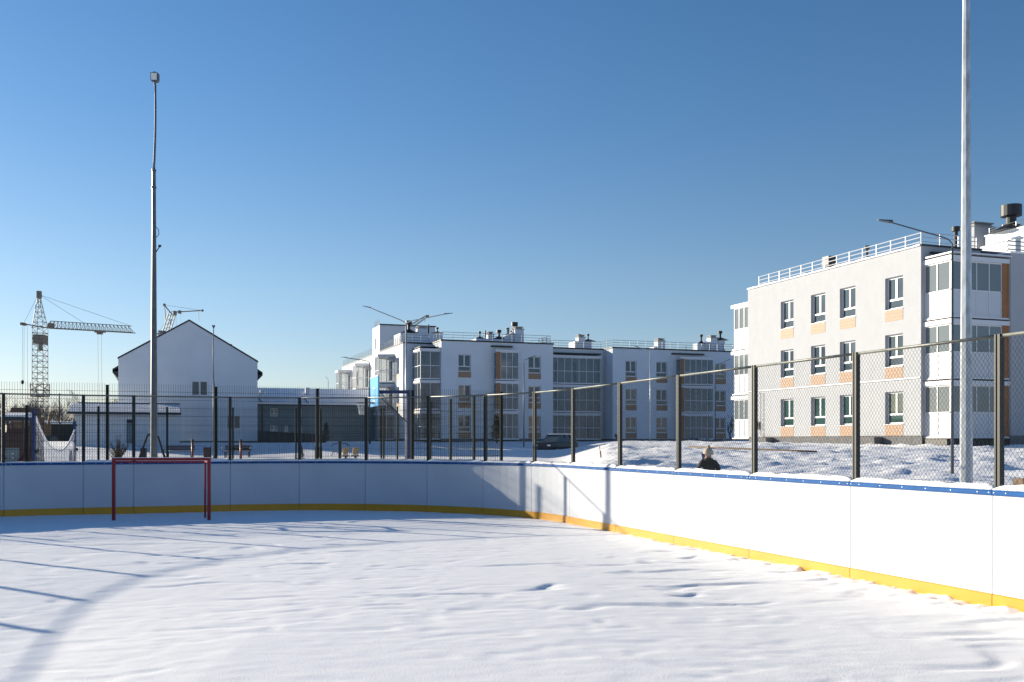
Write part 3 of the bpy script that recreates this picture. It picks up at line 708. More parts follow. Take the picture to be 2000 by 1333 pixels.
cblock(1123, 1157, 667, 3.2, 1.8); cchim(1130, 1143, 654, 3.0); cvent(1131, 653.5, 9, 4.3, 666, .6); cvent(1148.5, 653, 6, 4.0, 667, .9)
cblock(1277, 1299, 674, .8, 1.2, 4); cchim(1285, 1299, 661, .5); cvent(1288, 661, 7, 2.0, 672, .3)
cblock(1362, 1375, 671, .5, 1.0); cvent(1369.5, 654, 8, 1.0, 672, .5); cblock(1375, 1416, 664, 1.0, 1.6, 4); cchim(1388, 1401, 655, .7); cvent(1406.5, 647, 10, 1.8, 665, 1.0); cvent(1385, 658, 4, 1.6, 668, .4)
m = MB(); 
for px, py, v in ((837,634,3.4),(948,646,1.1),(993.5,640,1.4)): u = uA(px, v); m.tube((u,v,RT),(u,v,zz(py,u,v)),.07,6)
m.build('flue_pipe', M['dark'], A)

# ------------------------------------------------------------------ gabled house, annex, low grey building
OC = (-34.81, 88.0); uC, vC = solver(OC)
C = empty('gabled_house', (*OC, 0), AZ, 'pale gabled house with blank end wall in shade left of centre', 'house')
Wd = uC(503,0); ur = uC(369.5,0); z_e = 8.79; z_r = CZ+234.5/F*(OC[1]+ur*sA)
g = MB(); wl = (uC(374,0),uC(406,0),5.62,6.97); wl2 = (uC(443,0),uC(470,0),2.62,3.88)
wall_holes(g, m0, 0, Wd, 1.0, z_e, [wl, wl2], .2)
g.add([(0,0,z_e),(Wd,0,z_e),(ur,0,z_r)], [(0,1,2)])
g.add([(0,.3,z_e),(Wd,.3,z_e),(ur,.3,z_r)], [(0,1,2)])
for u in (0, Wd): g.add([(u,0,1),(u,14,1),(u,14,z_e-.6),(u,.3,z_e-.6),(u,.3,z_e),(u,0,z_e)], [(0,1,2,3,4,5)])
g.add([(0,14,1),(Wd,14,1),(Wd,14,8.1),(ur,14,z_r-.4),(0,14,8.1)], [(0,1,2,3,4)])
g.build('wall', M['stucco2'], C)
cpg = MB()
for (ua, za, ub, zb_) in ((-.06, z_e-.02, ur, z_r+.01), (ur, z_r+.01, Wd+.06, z_e-.02)):
    cpg.hexa([(ua,-.08,za),(ub,-.08,zb_),(ub,.4,zb_),(ua,.4,za),(ua,-.08,za+.14),(ub,-.08,zb_+.14),(ub,.4,zb_+.14),(ua,.4,za+.14)])
cpg.build('coping', M['dark'], C)
rf = MB()
for (ua, za, ub, zb_) in ((-.50, 7.7, ur, z_r-.35), (ur, z_r-.35, Wd+.50, 7.7)):
    rf.hexa([(ua,.41,za),(ub,.41,zb_),(ub,14.5,zb_),(ua,14.5,za),(ua,.41,za+.2),(ub,.41,zb_+.2),(ub,14.5,zb_+.2),(ua,14.5,za+.2)])
for (a, b) in ((-.50,-.03),(Wd+.03,Wd+.50)): rf.hexa([(a,.42,7.6 if a<0 else 7.1),(b,.42,7.1 if a<0 else 7.6),(b,14.4,7.1 if a<0 else 7.6),(a,14.4,7.6 if a<0 else 7.1),(a,.42,7.699),(b,.42,7.699),(b,14.4,7.699),(a,14.4,7.699)])
o = rf.build('roof', M['dark'], C)
chimney(C, uC(308,2), uC(323,2), 1.2, 2.0, 8.2, CZ+(HZ-654)/F*91, 'stucco2')
hatvent(C, uC(391,3), 3, 9.5, CZ+(HZ-637)/F*92, .12, .2); hatvent(C, uC(449,3), 3, 8.5, CZ+(HZ-670.5)/F*93, .2, .3); hatvent(C, uC(471,3), 3, 8, CZ+(HZ-684)/F*93, .15, .3)
window(C, m0, *wl, 'glass', dep=.03, style=1); window(C, m0, *wl2, 'glass', dep=.03, style=1)
b_ = MB(); b_.box(-.05,Wd+.25,-.07,-.002,1.0,1.5); b_.build('plinth', M['plinth'], C)

D = empty('annex', (*OC, 0), AZ, 'low pale annex with ribbed snowy roof and grey door before the gabled house', 'annex')
VD = -9.0; d0, d1 = uC(145,VD), uC(351,VD)
mD = lambda a,d,z: (a, VD+d, z)
wdoor = (uC(247,VD), uC(262.5,VD), 1.3, 1.3+1.95)
g = MB(); ze = CZ+55/F*(OC[1]+VD*cA); wall_holes(g, mD, d0, d1, .9, ze, [wdoor], .15)
g.add([(d0,VD,.9),(d0,VD+6,.9),(d0,VD+6,ze+.7),(d0,VD,ze)],[(0,1,2,3)]); g.add([(d1,VD,.9),(d1,VD+6,.9),(d1,VD+6,ze+.7),(d1,VD,ze)],[(0,1,2,3)]); g.add([(d0,VD+6,.9),(d1,VD+6,.9),(d1,VD+6,ze+.7),(d0,VD+6,ze+.7)],[(0,1,2,3)])
g.build('wall', M['stucco2'], D)
g = MB(); g.box(wdoor[0]+.01,wdoor[1]-.01,VD+.08,VD+.12,wdoor[2],wdoor[3]-.3); g.build('door', M['clad'], D)
g = MB(); g.box(wdoor[0]+.01,wdoor[1]-.01,VD+.08,VD+.12,wdoor[3]-.29,wdoor[3]); g.build('fanlight', M['dark'], D)
g = MB(); e0, e1 = d0-.45, d1+.1; zr = ze+.85; n = 44
for k in range(n):
    a = e0+(e1-e0)*k/n; b = a+(e1-e0)/n*.55; c = a+(e1-e0)/n
    for (p, q_, h) in ((a, b, .07), (b, c, .03)):
        g.hexa([(p,VD-.4,ze+.02),(q_,VD-.4,ze+.02),(q_,VD+5,zr),(p,VD+5,zr),(p,VD-.4,ze+.05+h),(q_,VD-.4,ze+.05+h),(q_,VD+5,zr+h+.02),(p,VD+5,zr+h+.02)])
g.build('roof_snow', M['snow_ridge'], D)
g = MB(); g.box(e0-.03,e1+.03,VD-.47,VD-.402,ze-.12,ze+.06); g.box(e0,e1,VD-.40,VD-.005,ze-.06,ze+.015); g.box(e0+.4,e1,VD+5.0,VD+5.1,zr+.02,zr+.16); g.build('eaves', M['dark'], D)

OE = (at(503,0,103)[0], 103.0); uE, vE = solver(OE)
E = empty('low_building', (*OE, 0), AZ, 'low dark grey building with snow-covered roof between the house and long building', 'building')
LE2 = 20; g = MB(); ez = CZ+71/F*104
ws = [(uE(528,0),uE(543,0),4.1,4.9),(uE(583,0),uE(590,0),4.1,4.9),(uE(528,0),uE(542,0),2.5,3.1),(uE(556,0),uE(563,0),2.3,3.1),(uE(582,0),uE(590,0),2.3,3.1)]
wall_holes(g, m0, -6, LE2, 1, ez, ws, .15); g.add([(LE2,0,1),(LE2,8,1),(LE2,8,ez),(LE2,4,ez+1.6),(LE2,0,ez)],[(0,1,2,3,4)]); g.add([(-6,0,1),(-6,8,1),(-6,8,ez),(-6,4,ez+1.6),(-6,0,ez)],[(0,1,2,3,4)]); g.build('wall', M['clad'], E)
for w_ in ws: window(E, m0, *w_, 'glass_curtain', dep=.08)
g = MB(); g.prism([(-.5,ez-.05),(4.2,ez+1.75),(8.6,ez-.05),(8.6,ez+.15),(4.2,ez+1.95),(-.5,ez+.15)], -6.3, LE2+.3, 'x'); g.build('roof_snow', M['snow_ridge'], E)
g = MB(); g.box(-6.35,LE2+.35,-.6,-.51,ez-.12,ez+.02); g.build('eaves', M['dark'], E)
for px in (509, 598):
    u = uE(px, 1.5); c = MB(); c.box(u,u+.45,2.0,2.5,ez+.6,CZ+(HZ-(757 if px>550 else 763))/F*106); c.build('chimney', M['stucco2'], E)
    c = MB(); c.tube((u-.05,-.4,ez+.22),(u-.4,1.6,ez+1.0),.04,5); c.build('roof_ladder', M['dark'], E)
g = MB(); g.tube((uE(511,0),-.55,1.2),(uE(511,0),-.55,ez),.08,6); g.build('downpipe', M['dark'], E)

# dark fence and barrier in front of it
fz = empty('board_fence', (at(505,0,90)[0], 90, 1.2), AZ*.2, 'dark solid board fence in front of the low grey building', 'fence')
g = MB(); 
for k in range(20): x = k*.30; g.box(x+.005,x+.29,-.02,.02,0,1.22-.018*k)
g.build('boards', M['dark'], fz)
g = MB(); 
for k in range(0,21,5): g.box(k*.30-.05,k*.30+.05,.021,.1,-.2,1.3-.018*k)
g.build('posts', M['dark'], fz)

# ------------------------------------------------------------------ tower cranes
def lattice(mb, P0, P1, w0, w1, n, r, up=Vector((0,0,1)), diag=True):
    P0, P1 = Vector(P0), Vector(P1); t = (P1-P0).normalized(); x = t.cross(Vector((0,1,0))).normalized() if abs(t.y) < .9 else Vector((1,0,0)); y = t.cross(x)
    def c(k, i): f = k/n; w = (w0+(w1-w0)*f)/2; s = [(-1,-1),(1,-1),(1,1),(-1,1)][i % 4]; return P0.lerp(P1, f)+x*w*s[0]+y*w*s[1]
    for i in range(4): mb.tube(c(0,i), c(n,i), r, 4)
    for k in range(n):
        for i in range(4):
            if diag: mb.tube(c(k,i), c(k+1,i+1) if k % 2 else c(k+1,i), r*.55, 3) if k % 2 else mb.tube(c(k,i+1), c(k+1,i), r*.55, 3)
            mb.tube(c(k,i), c(k,i+1), r*.55, 3)
YC = 200
cr = empty('tower_crane', (*at(78,0,YC)[:2], 1.3), 0, 'tall beige lattice tower crane with long jib at far left', 'crane', 'tower cranes on the skyline')
o_ = Vector((at(78,0,YC)[0], YC, 1.3)); c_ = lambda px, py, dy=0: at(px, py, YC)+Vector((0,dy,0))-o_
m = MB(); lattice(m, c_(78,862), c_(78,640), 2.15, 2.15, 20, .085); lattice(m, c_(78,775), c_(78,750), 2.6, 2.6, 2, .12); m.build('mast', M['crane'], cr)
m = MB(); lattice(m, c_(78,640), c_(76,580), 2.15, .35, 6, .075); m.box(*(lambda a,b: (a[0],b[0],-.4,.4,b[2],a[2]))(c_(73,569), c_(80,583))); m.build('tower_head', M['crane'], cr)
m = MB(); n = 22
bot = [c_(92+170*k/n, 641+9.5*k/n) for k in range(n+1)]; topc = [c_(99+158*k/n, 627.5+10*k/n) for k in range(n+1)]
for s in (-.7,.7):
    for k in range(n): m.tube(bot[k]+Vector((0,s,0)), bot[k+1]+Vector((0,s,0)), .075, 4); m.tube(bot[k]+Vector((0,s,0)), topc[k], .045, 3); m.tube(topc[k], bot[k+1]+Vector((0,s,0)), .045, 3)
for k in range(n): m.tube(topc[k], topc[k+1], .075, 4)
m.box(*(lambda a,b: (a[0],b[0],-.6,.6,b[2],a[2]))(c_(96,632), c_(104,640))); m.build('jib', M['crane'], cr)
m = MB(); m.tube(c_(88,640,-.6), c_(46,633,-.6), .1, 4); m.tube(c_(88,640,.6), c_(46,633,.6), .1, 4); m.box(*(lambda a,b: (a[0],b[0],-.8,.8,b[2],a[2]))(c_(43,631), c_(48,636))); m.build('counter_jib', M['crane'], cr)
m = MB(); m.box(*(lambda a,b: (a[0],b[0],-1.3,1.15,b[2],a[2]))(c_(70,655), c_(88.5,672))); m.build('machine_house', M['crane'], cr)
m = MB(); m.box(*(lambda a,b: (a[0],b[0],-1.6,-.9,b[2],a[2]))(c_(82,672), c_(86.5,686))); m.build('cab', M['crane'], cr)
m = MB()
for (a, b) in (((76,574),(46,633)),((77,576),(163,631)),((77,576),(255,637)),((44,636),(43,780)),((47,636),(46.5,745)),((191,652),(192.5,800)),((198,652),(199,800)),((53,634),(54,780))): m.tube(c_(*a), c_(*b), .035, 3)
m.build('cables', M['crane'], cr)
m = MB(); m.box(*(lambda a,b: (a[0],b[0],-.5,.5,b[2],a[2]))(c_(186,647), c_(205,650))); m.box(*(lambda a,b: (a[0],b[0],-.3,.3,b[2],a[2]))(c_(190,649.9), c_(200,653.5))); m.build('trolley', M['crane'], cr)
m = MB(); m.ball(c_(44,747), .3, 8, 6, (1,1,1.5)); m.build('hook_block', M['dark'], cr)
def crane2(YC, pts, label):
    o_ = Vector((at(330,0,YC)[0], YC, 1.3)); return o_
YC2 = 230; o2 = Vector((at(318,0,YC2)[0], YC2, 1.3)); c2_ = lambda px, py, dy=0: at(px, py, YC2)+Vector((0,dy,0))-o2
cr2 = empty('tower_crane', o2, 0, 'luffing crane top with horizontal boom rising behind the gabled house roof', 'crane', 'tower cranes on the skyline')
m = MB(); 
A0, A1_, B0, B1_ = c2_(313,670), c2_(332.5,610), c2_(324,670), c2_(340,616)
A00 = A0+(A0-A1_)*3.2; B00 = B0+(B0-B1_)*3.4
for dy in (-.8,.8):
    m.tube(A00+Vector((0,dy,0)), A1_+Vector((0,dy,0)), .13, 4); m.tube(B00+Vector((0,dy,0)), B1_+Vector((0,dy,0)), .13, 4)
    for k in range(30): f0, f1 = k/30, (k+1)/30; m.tube(A00.lerp(A1_,f0)+Vector((0,dy,0)), B00.lerp(B1_,f1)+Vector((0,dy,0)), .06, 3)
m.build('mast', M['crane'], cr2)
m = MB(); m.tube(c2_(332,610), c2_(321,596), .12, 4); m.tube(c2_(321,596), c2_(324,628), .12, 4); m.tube(c2_(332,610), c2_(339.5,618), .1, 4); m.ball(c2_(321,596), .35, 8, 6); m.build('back_stay', M['crane'], cr2)
m = MB(); m.tube(c2_(341,610), c2_(395,607), .12, 4); m.box(*(lambda a,b: (a[0],b[0],-.5,.5,b[2],a[2]))(c2_(340,608), c2_(344,616))); m.box(*(lambda a,b: (a[0],b[0],-.5,.5,b[2],a[2]))(c2_(349,607), c2_(353,613))); m.ball(c2_(395.5,607), .3, 8, 6); m.tube(c2_(332,610), c2_(341,609), .06, 4); m.build('boom', M['crane'], cr2)
m = MB(); m.tube(c2_(321,596), c2_(395,607), .035, 3); m.tube(c2_(387.5,608), c2_(388.5,628), .06, 3); m.tube(c2_(343.5,615), c2_(344,640), .04, 3); m.tube(c2_(353,612), c2_(353.5,640), .03, 3); m.tube(c2_(324,628), c2_(309,650), .03, 3); m.build('cables', M['crane'], cr2)
YC3 = 260; o3 = Vector((at(800,0,YC3)[0], YC3, 1.3)); c3_ = lambda px, py, dy=0: at(px, py, YC3)+Vector((0,dy,0))-o3
cr3 = empty('tower_crane', o3, 0, 'grey lattice crane boom showing over the stair tower of the long building', 'crane', 'tower cranes on the skyline')
m = MB(); lattice(m, c3_(800,640), c3_(834,618), 1.0, .5, 12, .06); lattice(m, c3_(800,862), c3_(800,640), 1.6, 1.6, 24, .1); m.box(*(lambda a,b: (a[0],b[0],-.4,.4,b[2],a[2]))(c3_(832,616), c3_(838,620))); m.tube(c3_(830,621), c3_(830,630), .06, 4); m.tube(c3_(836,618), c3_(836,650), .03, 3); m.build('boom', M['crane'], cr3)

# ------------------------------------------------------------------ sports equipment and playground
def goal():
    g = empty('hockey_goal', (-6.83, 19.4, -.05), math.radians(5), 'red steel goal frame without a net in front of the far boards', 'goal')
    w = .905; H = 1.17; d = .72; m = MB()
    for s in (-1,1): m.box(s*w-.028,s*w+.028,-.028,.028,-.1,H-.0)
    m.box(-w-.028,w+.028,-.028,.028,H+.0005,H+.052); m.build('front_frame', M['red'], g)
    m = MB()
    for s in (-1,1): m.box(s*w-.02,s*w+.02,d-.02,d+.02,-.1,H-.02); m.box(s*w-.0195,s*w+.0195,.029,d-.0205,H-.045,H-.005)
    m.box(-w+.021,w-.021,d-.019,d+.019,H-.06,H-.021); m.v = [(x-.23*(max(y,0)/d), y, z) for x,y,z in m.v]; m.build('back_frame', M['red'], g)
    m = MB(); m.box(-w,w,-.02,.02,H+.053,H+.062); m.build('frost', M['snow_ridge'], g)
goal()
bk = empty('basketball_hoop', (-3.70, 35.9, .25), 0, 'blue basketball post with cyan backboard and red rim on the court', 'basketball hoop')
zA = CZ+(HZ-766)/F*35.9-.25
m = MB(); m.box(-.075,.075,-.075,.075,-.3,zA+.06); m.build('post', M['navy'], bk)
bx = (733-1000)/F*36.1+3.70
m = MB(); m.box(bx+.05,-.08,-.05,.05,zA-.06,zA+.06); m.build('arm', M['navy'], bk)
m = MB(); m.tube((-1.2,0,zA-.05),(-.07,0,zA-1.1),.02,6); m.build('brace', M['dark'], bk)
m = MB(); a = math.atan2(cA, -sA); m.box(-.88,.88,-.02,.02,-.5,.56); bb = m.build('backboard', M['cyan'], bk, (bx,0,zA-.02), math.radians(107))
m = MB(); m.box(-.89,.89,.021,.025,.55,.58)
for (x0,x1,z0,z1) in ((-.3,.3,.13,.17),(-.3,-.26,-.28,.13),(.26,.3,-.28,.13),(-.3,.3,-.32,-.28)): m.box(x0,x1,.021,.026,z0,z1)
m.build('markings', M['white'], bb)
m = MB(); rz_ = -.38
for k in range(20):
    a0, a1 = 2*math.pi*k/20, 2*math.pi*(k+1)/20; m.tube((.23*math.cos(a0), .42+.23*math.sin(a0), rz_), (.23*math.cos(a1), .42+.23*math.sin(a1), rz_), .014, 5)
m.tube((0,.02,rz_),(0,.2,rz_),.03,5); m.build('rim', M['red'], bb)
m = MB()
for k in range(12):
    a0 = 2*math.pi*k/12; a1 = a0+.5; a2 = a0-.5
    for a_ in (a1, a2): m.path([(.22*math.cos(a0), .42+.22*math.sin(a0), rz_), (.17*math.cos((a0+a_)/2), .42+.17*math.sin((a0+a_)/2), rz_-.2), (.13*math.cos(a_), .42+.13*math.sin(a_), rz_-.42)], .004, 3)
m.build('net', M['rope'], bb)

vp = []
for px, Y, py, lb in ((66, 28, 800, 'blue volleyball post nearest the playground, holding the sagging net'), (146, 36, 823, 'blue volleyball post at the far end of the sagging net')):
    r = empty('volleyball_post', (*at(px,0,Y)[:2], .2), 0, lb, 'net post'); H = zt(py, Y)-.2
    m = MB(); m.box(-.04,.04,-.04,.04,-.3,H); m.build('post', M['navy'], r)
    m = MB(); m.tube((.045,0,H-.15),(.09,0,H-.15),.03,8); m.tube((.045,0,1.0),(.11,0,1.0),.05,8); m.build('winch', M['dark'], r)
    vp.append(Vector((*at(px,0,Y)[:2], zt(py, Y)-.1)))
nr = empty('volleyball_net', vp[0], 0, 'white sagging volleyball net strung between two blue posts', 'net')
m = MB(); n = 40; a, b = vp[0]+Vector((0,0,.05)), vp[1]+Vector((0,0,-.2)); tp = []; bt = []
for k in range(n+1):
    f = k/n; p = a.lerp(b, f); p.z -= 4*.95*f*(1-f)
    q = a.lerp(b, f); q.z = .25+.15*math.sin(9*f); q += Vector((math.sin(7*f)*.1, 0, 0))
    tp.append(p-vp[0]); bt.append(q-vp[0])
m.path(tp, .034, 5); m.build('tape', M['rope'], nr)
m = MB()
for k in range(n): m.tube(tp[k], bt[min(n,k+3)], .0035, 3); m.tube(tp[k+1], bt[max(0,k-3)], .0035, 3)
for j in range(1,7):
    for k in range(n): m.tube(tp[k].lerp(bt[k], j/7), tp[k+1].lerp(bt[k+1], j/7), .003, 3)
m.build('netting', M['rope'], nr)

def bench(px, Y, w, label, zg=.36):
    r = empty('bench', (*at(px,0,Y)[:2], zg), 0, label, 'bench', 'brown benches of the playground')
    m = MB(); [m.box(-w/2,w/2,.12+j*.02,.15+j*.02,.5+j*.12,.6+j*.12) for j in range(3)]; m.build('backrest', M['brown'], r)
    m = MB(); [m.box(-w/2,w/2,-.3+j*.13,-.19+j*.13,.40,.44) for j in range(3)]; m.build('seat', M['brown'], r)
    for s in (-1,1):
        m = MB(); x = s*(w/2-.1); m.box(x-.03,x+.03,-.28,-.22,-.1,.399); m.box(x-.03,x+.03,.06,.115,-.1,.399); m.build('leg', M['black'], r)
        m = MB(); m.path([(x+s*.15,.1,.72),(x+s*.15,-.28,.72),(x+s*.15,-.34,.62),(x+s*.15,-.32,.42)], .02, 6); m.build('armrest', M['black'], r)
    m = MB(); m.box(-w/2,w/2,-.29,.09,.441,.475); m.build('snow_layer', M['snow_ridge'], r)
bench(352, 68, 1.85, 'brown bench just right of the tall floodlight pole')
bench(464, 68, 1.80, 'brown bench between two fence posts, right of the park light')
def bin_(px, Y, label):
    r = empty('litter_bin', (*at(px,0,Y)[:2], .34), 0, label, 'bin', 'brown litter bins of the playground')
    m = MB(); m.box(-.20,.20,-.20,.20,.08,.75); m.build('body', M['brown'], r)
    m = MB(); m.box(-.24,-.201,-.03,.03,-.1,.8); m.box(.201,.24,-.03,.03,-.1,.8); m.build('frame', M['black'], r)
bin_(405, 66, 'brown litter bin left of the wide fence post, seen over the goal bar'); bin_(622, 66, 'brown litter bin beside the small spruce')
for px, lb in ((376,'orange playground post with black cap beside the left bench'),(470.5,'orange playground post with black cap beside the right bench')):
    r = empty('playground_post', (*at(px,0,64)[:2], .30), 0, lb, 'post', 'orange playground posts')
    m = MB(); m.tube((0,0,-.2),(0,0,1.12),.075,10); m.build('shaft', M['orange'], r, smooth=True)
    m = MB(); m.tube((0,0,1.121),(0,0,1.32),.085,10); m.build('cap', M['black'], r)
sw = empty('swing_frame', (*at(300,0,56)[:2], .3), 0, 'black slanting swing frame half hidden by the tall pole', 'swing')
for (a, b) in (((289,849),(270,902)),((309,853),(324,902))):
    m = MB(); m.tube(at(*a,56)-Vector(sw.location), at(*b,56)-Vector(sw.location), .05, 6, .075); m.build('leg', M['black'], sw)
m = MB(); m.tube(at(289,849,56)-Vector(sw.location), at(309,853,56)-Vector(sw.location), .05, 6); m.build('crossbar', M['black'], sw)
m = MB(); m.box(-.72,-.42,-.1,.1,0,.8); m.build('base_post', M['black'], sw)
mg = empty('roundabout', (*at(470,0,72)[:2], .45), 0, 'red rimmed roundabout with dark seats behind the right bench', 'roundabout')
m = MB(); m.tube((0,0,0),(0,0,.9),.05,8)
for k in range(16): a0, a1 = math.pi*k/8, math.pi*(k+1)/8; m.tube((.68*math.cos(a0),.68*math.sin(a0),.72),(.68*math.cos(a1),.68*math.sin(a1),.72),.03,5)
m.build('rail', M['red'], mg); m = MB(); m.box(-.6,-.2,-.2,.2,.42,.5); m.box(.2,.6,-.2,.2,.42,.5); m.build('seats', M['black'], mg)
gy = empty('outdoor_trainer', (*at(664,0,66)[:2], .28), 0, 'outdoor gym trainer with curved black bars on a post', 'gym machine')
m = MB(); m.box(-.065,.065,-.065,.065,-.2,.92); m.build('post', M['black'], gy)
m = MB(); m.path([(-.46,0,.66),(-.30,0,.80),(-.06,0,.83),(.25,0,.83),(.42,0,.76),(.50,0,.66)], .022, 6); m.path([(-.45,0,.2),(-.35,0,.36),(-.2,0,.42),(-.08,0,.3)], .02, 6); m.build('bars', M['black'], gy); gy.scale = (1.3, 1.3, 1.3)
for px, py, lb in ((675.5, 883, 'left pale wooden seat of the outdoor gym'), (695, 883.5, 'right pale wooden seat of the outdoor gym')):
    r = empty('gym_seat', (*at(px,0,64)[:2], .24), .35, lb, 'seat', 'wooden seats of the outdoor gym')
    m = MB(); m.hexa([(-.16,-.02,.30),(.10,-.02,.30),(.10,.02,.30),(-.16,.02,.30),(-.12,.08,.66),(.18,.08,.66),(.18,.12,.66),(-.12,.12,.66)]); m.build('backrest', M['seatwood'], r)
    m = MB(); m.box(-.25,.1,-.35,-.03,.22,.28); m.build('seat', M['brown'], r); m = MB(); m.box(-.1,0,-.25,-.15,-.1,.219); m.build('leg', M['black'], r); r.scale = (1.28, 1.28, 1.28)

# left playground: play house, climbing panel, slide
ph = empty('play_house', (*at(30,0,50)[:2], .22), .15, 'dark timber play house with blue snowy roof behind the wire fence', 'play house')
m = MB(); 
for (x, y) in ((-.75,-.6),(.75,-.6),(-.75,.6),(.75,.6)): m.box(x-.05,x+.05,y-.05,y+.05,-.2,1.75)
m.build('frame', M['brown'], ph)
m = MB(); m.prism([(-.95,1.66),(.95,1.66),(.8,1.8),(-.8,1.8)], -.8, .8); m.build('roof', M['dark'], ph)
m = MB(); m.hexa([(-.85,-.8,1.801),(.85,-.8,1.801),(.85,.8,1.801),(-.85,.8,1.801),(-.8,-.75,1.84),(.8,-.75,1.84),(.75,.7,1.98),(-.75,.7,1.98)]); m.build('roof_snow', M['snow_ridge'], ph)
for b_ in ((-.69,-.1,-.63,-.57,.2,1.25),(.05,.69,-.63,-.57,.2,1.1),(-.69,.69,.56,.62,.2,1.4)): m = MB(); m.box(*b_); m.build('panel', M['brown'], ph)
ph.scale = (.72,1.0,1.38)
cb = empty('climbing_panel', (*at(20,0,46)[:2], .2), .05, 'low grey climbing panel with round grips, nearest thing at the left', 'climbing panel')
m = MB(); m.box(-.29,.29,-.03,.03,-.2,.68); m.build('panel', M['clad'], cb); cb.scale = (1.4,1.4,1.45)
for k in range(8):
    m = MB(); m.ball(((-.15 if k % 2 else .1), -.045, .08+.14*(k//2)), .035, 8, 6, (1,.6,1)); m.build('grip', M['orange'] if k == 5 else M['white'], cb)
sl = empty('slide', (*at(42,0,46)[:2], .2), 0, 'red and black playground slide beside the grey climbing panel', 'slide')
m = MB(); m.hexa([(-.05,-.5,0),(.12,-.5,0),(.12,.5,.7),(-.05,.5,.7),(-.05,-.5,.08),(.12,-.5,.08),(.12,.5,.8),(-.05,.5,.8)]); m.build('chute', M['orange'], sl)
m = MB(); m.tube((.2,0,-.1),(.32,.1,1.6),.05,6); m.tube((-.1,.4,-.1),(-.1,.4,1.3),.04,6); m.box(.1,.5,.2,.6,.5,1.55); m.build('tower', M['brown'], sl); sl.scale = (1.3,1.3,1.25)
cl = empty('play_tower', (*at(66,0,48)[:2], .2), 0, 'dark brown play tower with rope sides behind the near blue post', 'play tower')
m = MB(); m.prism([(-.2,0),(.26,0),(.22,.75),(.05,1.25),(-.2,1.35)], -.4, .4); m.build('wall', M['brown'], cl)
m = MB(); m.tube((.1,-.42,1.2),(.2,-.42,1.75),.05,6); m.ball((.13,-.42,1.55), .16, 8, 6); m.build('finial', M['brown'], cl); cl.scale = (1.2,1.2,1.25)
r = empty('playground_post', (*at(138.5,0,48)[:2], .3), 0, 'dark red playground post beside the far end of the volleyball net', 'post', 'orange playground posts')
m = MB(); m.tube((0,0,-.1),(0,0,.55),.09,8); m.build('shaft', M['orange'], r); m = MB(); m.tube((0,0,.551),(0,0,.75),.06,8); m.build('cap', M['brown'], r)

# construction yard at the far left
sh = empty('construction_shed', (*at(50,0,120)[:2], 1.4), 0, 'dark red-brown shed on the building site under the tall crane', 'shed')
m = MB(); m.box(-1.2,1.2,-1,1,0,3.3); m.build('wall', M['brown'], sh); m = MB(); m.prism([(-1.35,3.3),(1.35,3.3),(1.2,4.1),(-1.2,4.1)], -1.1, 1.1); m.build('roof', M['brown'], sh)
m = MB(); m.box(-.9,.9,-1.05,-1.002,1.3,2.6); m.build('shutter', M['timber'], sh)
for px, w, h, lb, mt in ((85,2.6,2.3,'dark site container left of the yellow digger','clad'),(118,3.4,2.2,'grey-blue site container below the yellow digger','clad'),(132,2.8,2.0,'dark site container nearest the annex','dark')):
    r = empty('site_container', (*at(px,0,112)[:2], 1.4), .1, lb, 'container', 'containers on the building site')
    m = MB(); m.box(-w/2,w/2,-1.2,1.2,0,h); [m.box(-w/2+k*.3,-w/2+k*.3+.12,-1.25,-1.201,.1,h-.1) for k in range(int(w/.3))]; m.build('body', M[mt], r)
    m = MB(); m.box(-w/2,w/2,-1.2,1.2,h+.001,h+.1); m.build('roof_snow', M['snow_ridge'], r)
ex = empty('excavator', (*at(100,0,105)[:2], 1.4), 0, 'yellow excavator arm and cab beyond the volleyball net', 'excavator')
m = MB(); m.path([(-.4,0,1.4),(-.1,0,3.1),(.25,0,3.3),(.95,0,1.9)], [.14,.16,.14,.1], 4); m.build('boom', M['timber'], ex)
m = MB(); m.box(-1.3,-.3,-.7,.7,.7,1.9); m.box(-1.2,-.7,-.6,0,1.901,2.6); m.build('body', M['timber'], ex)
m = MB(); m.prism([(-1.5,.1),(-1.3,0),(.1,0),(.3,.1),(.3,.5),(.1,.65),(-1.3,.65),(-1.5,.5)], -.9, .9); m.build('tracks', M['dark'], ex)
up = empty('site_mast', (*at(116,0,110)[:2], 1.4), 0, 'thin dark mast standing on the building site', 'mast')
m = MB(); m.tube((0,0,0),(0,0,CZ-1.4+92/F*110),.06,6); m.ball((0,0,CZ-1.4+92/F*110), .1, 6, 5); m.build('mast', M['dark'], up)

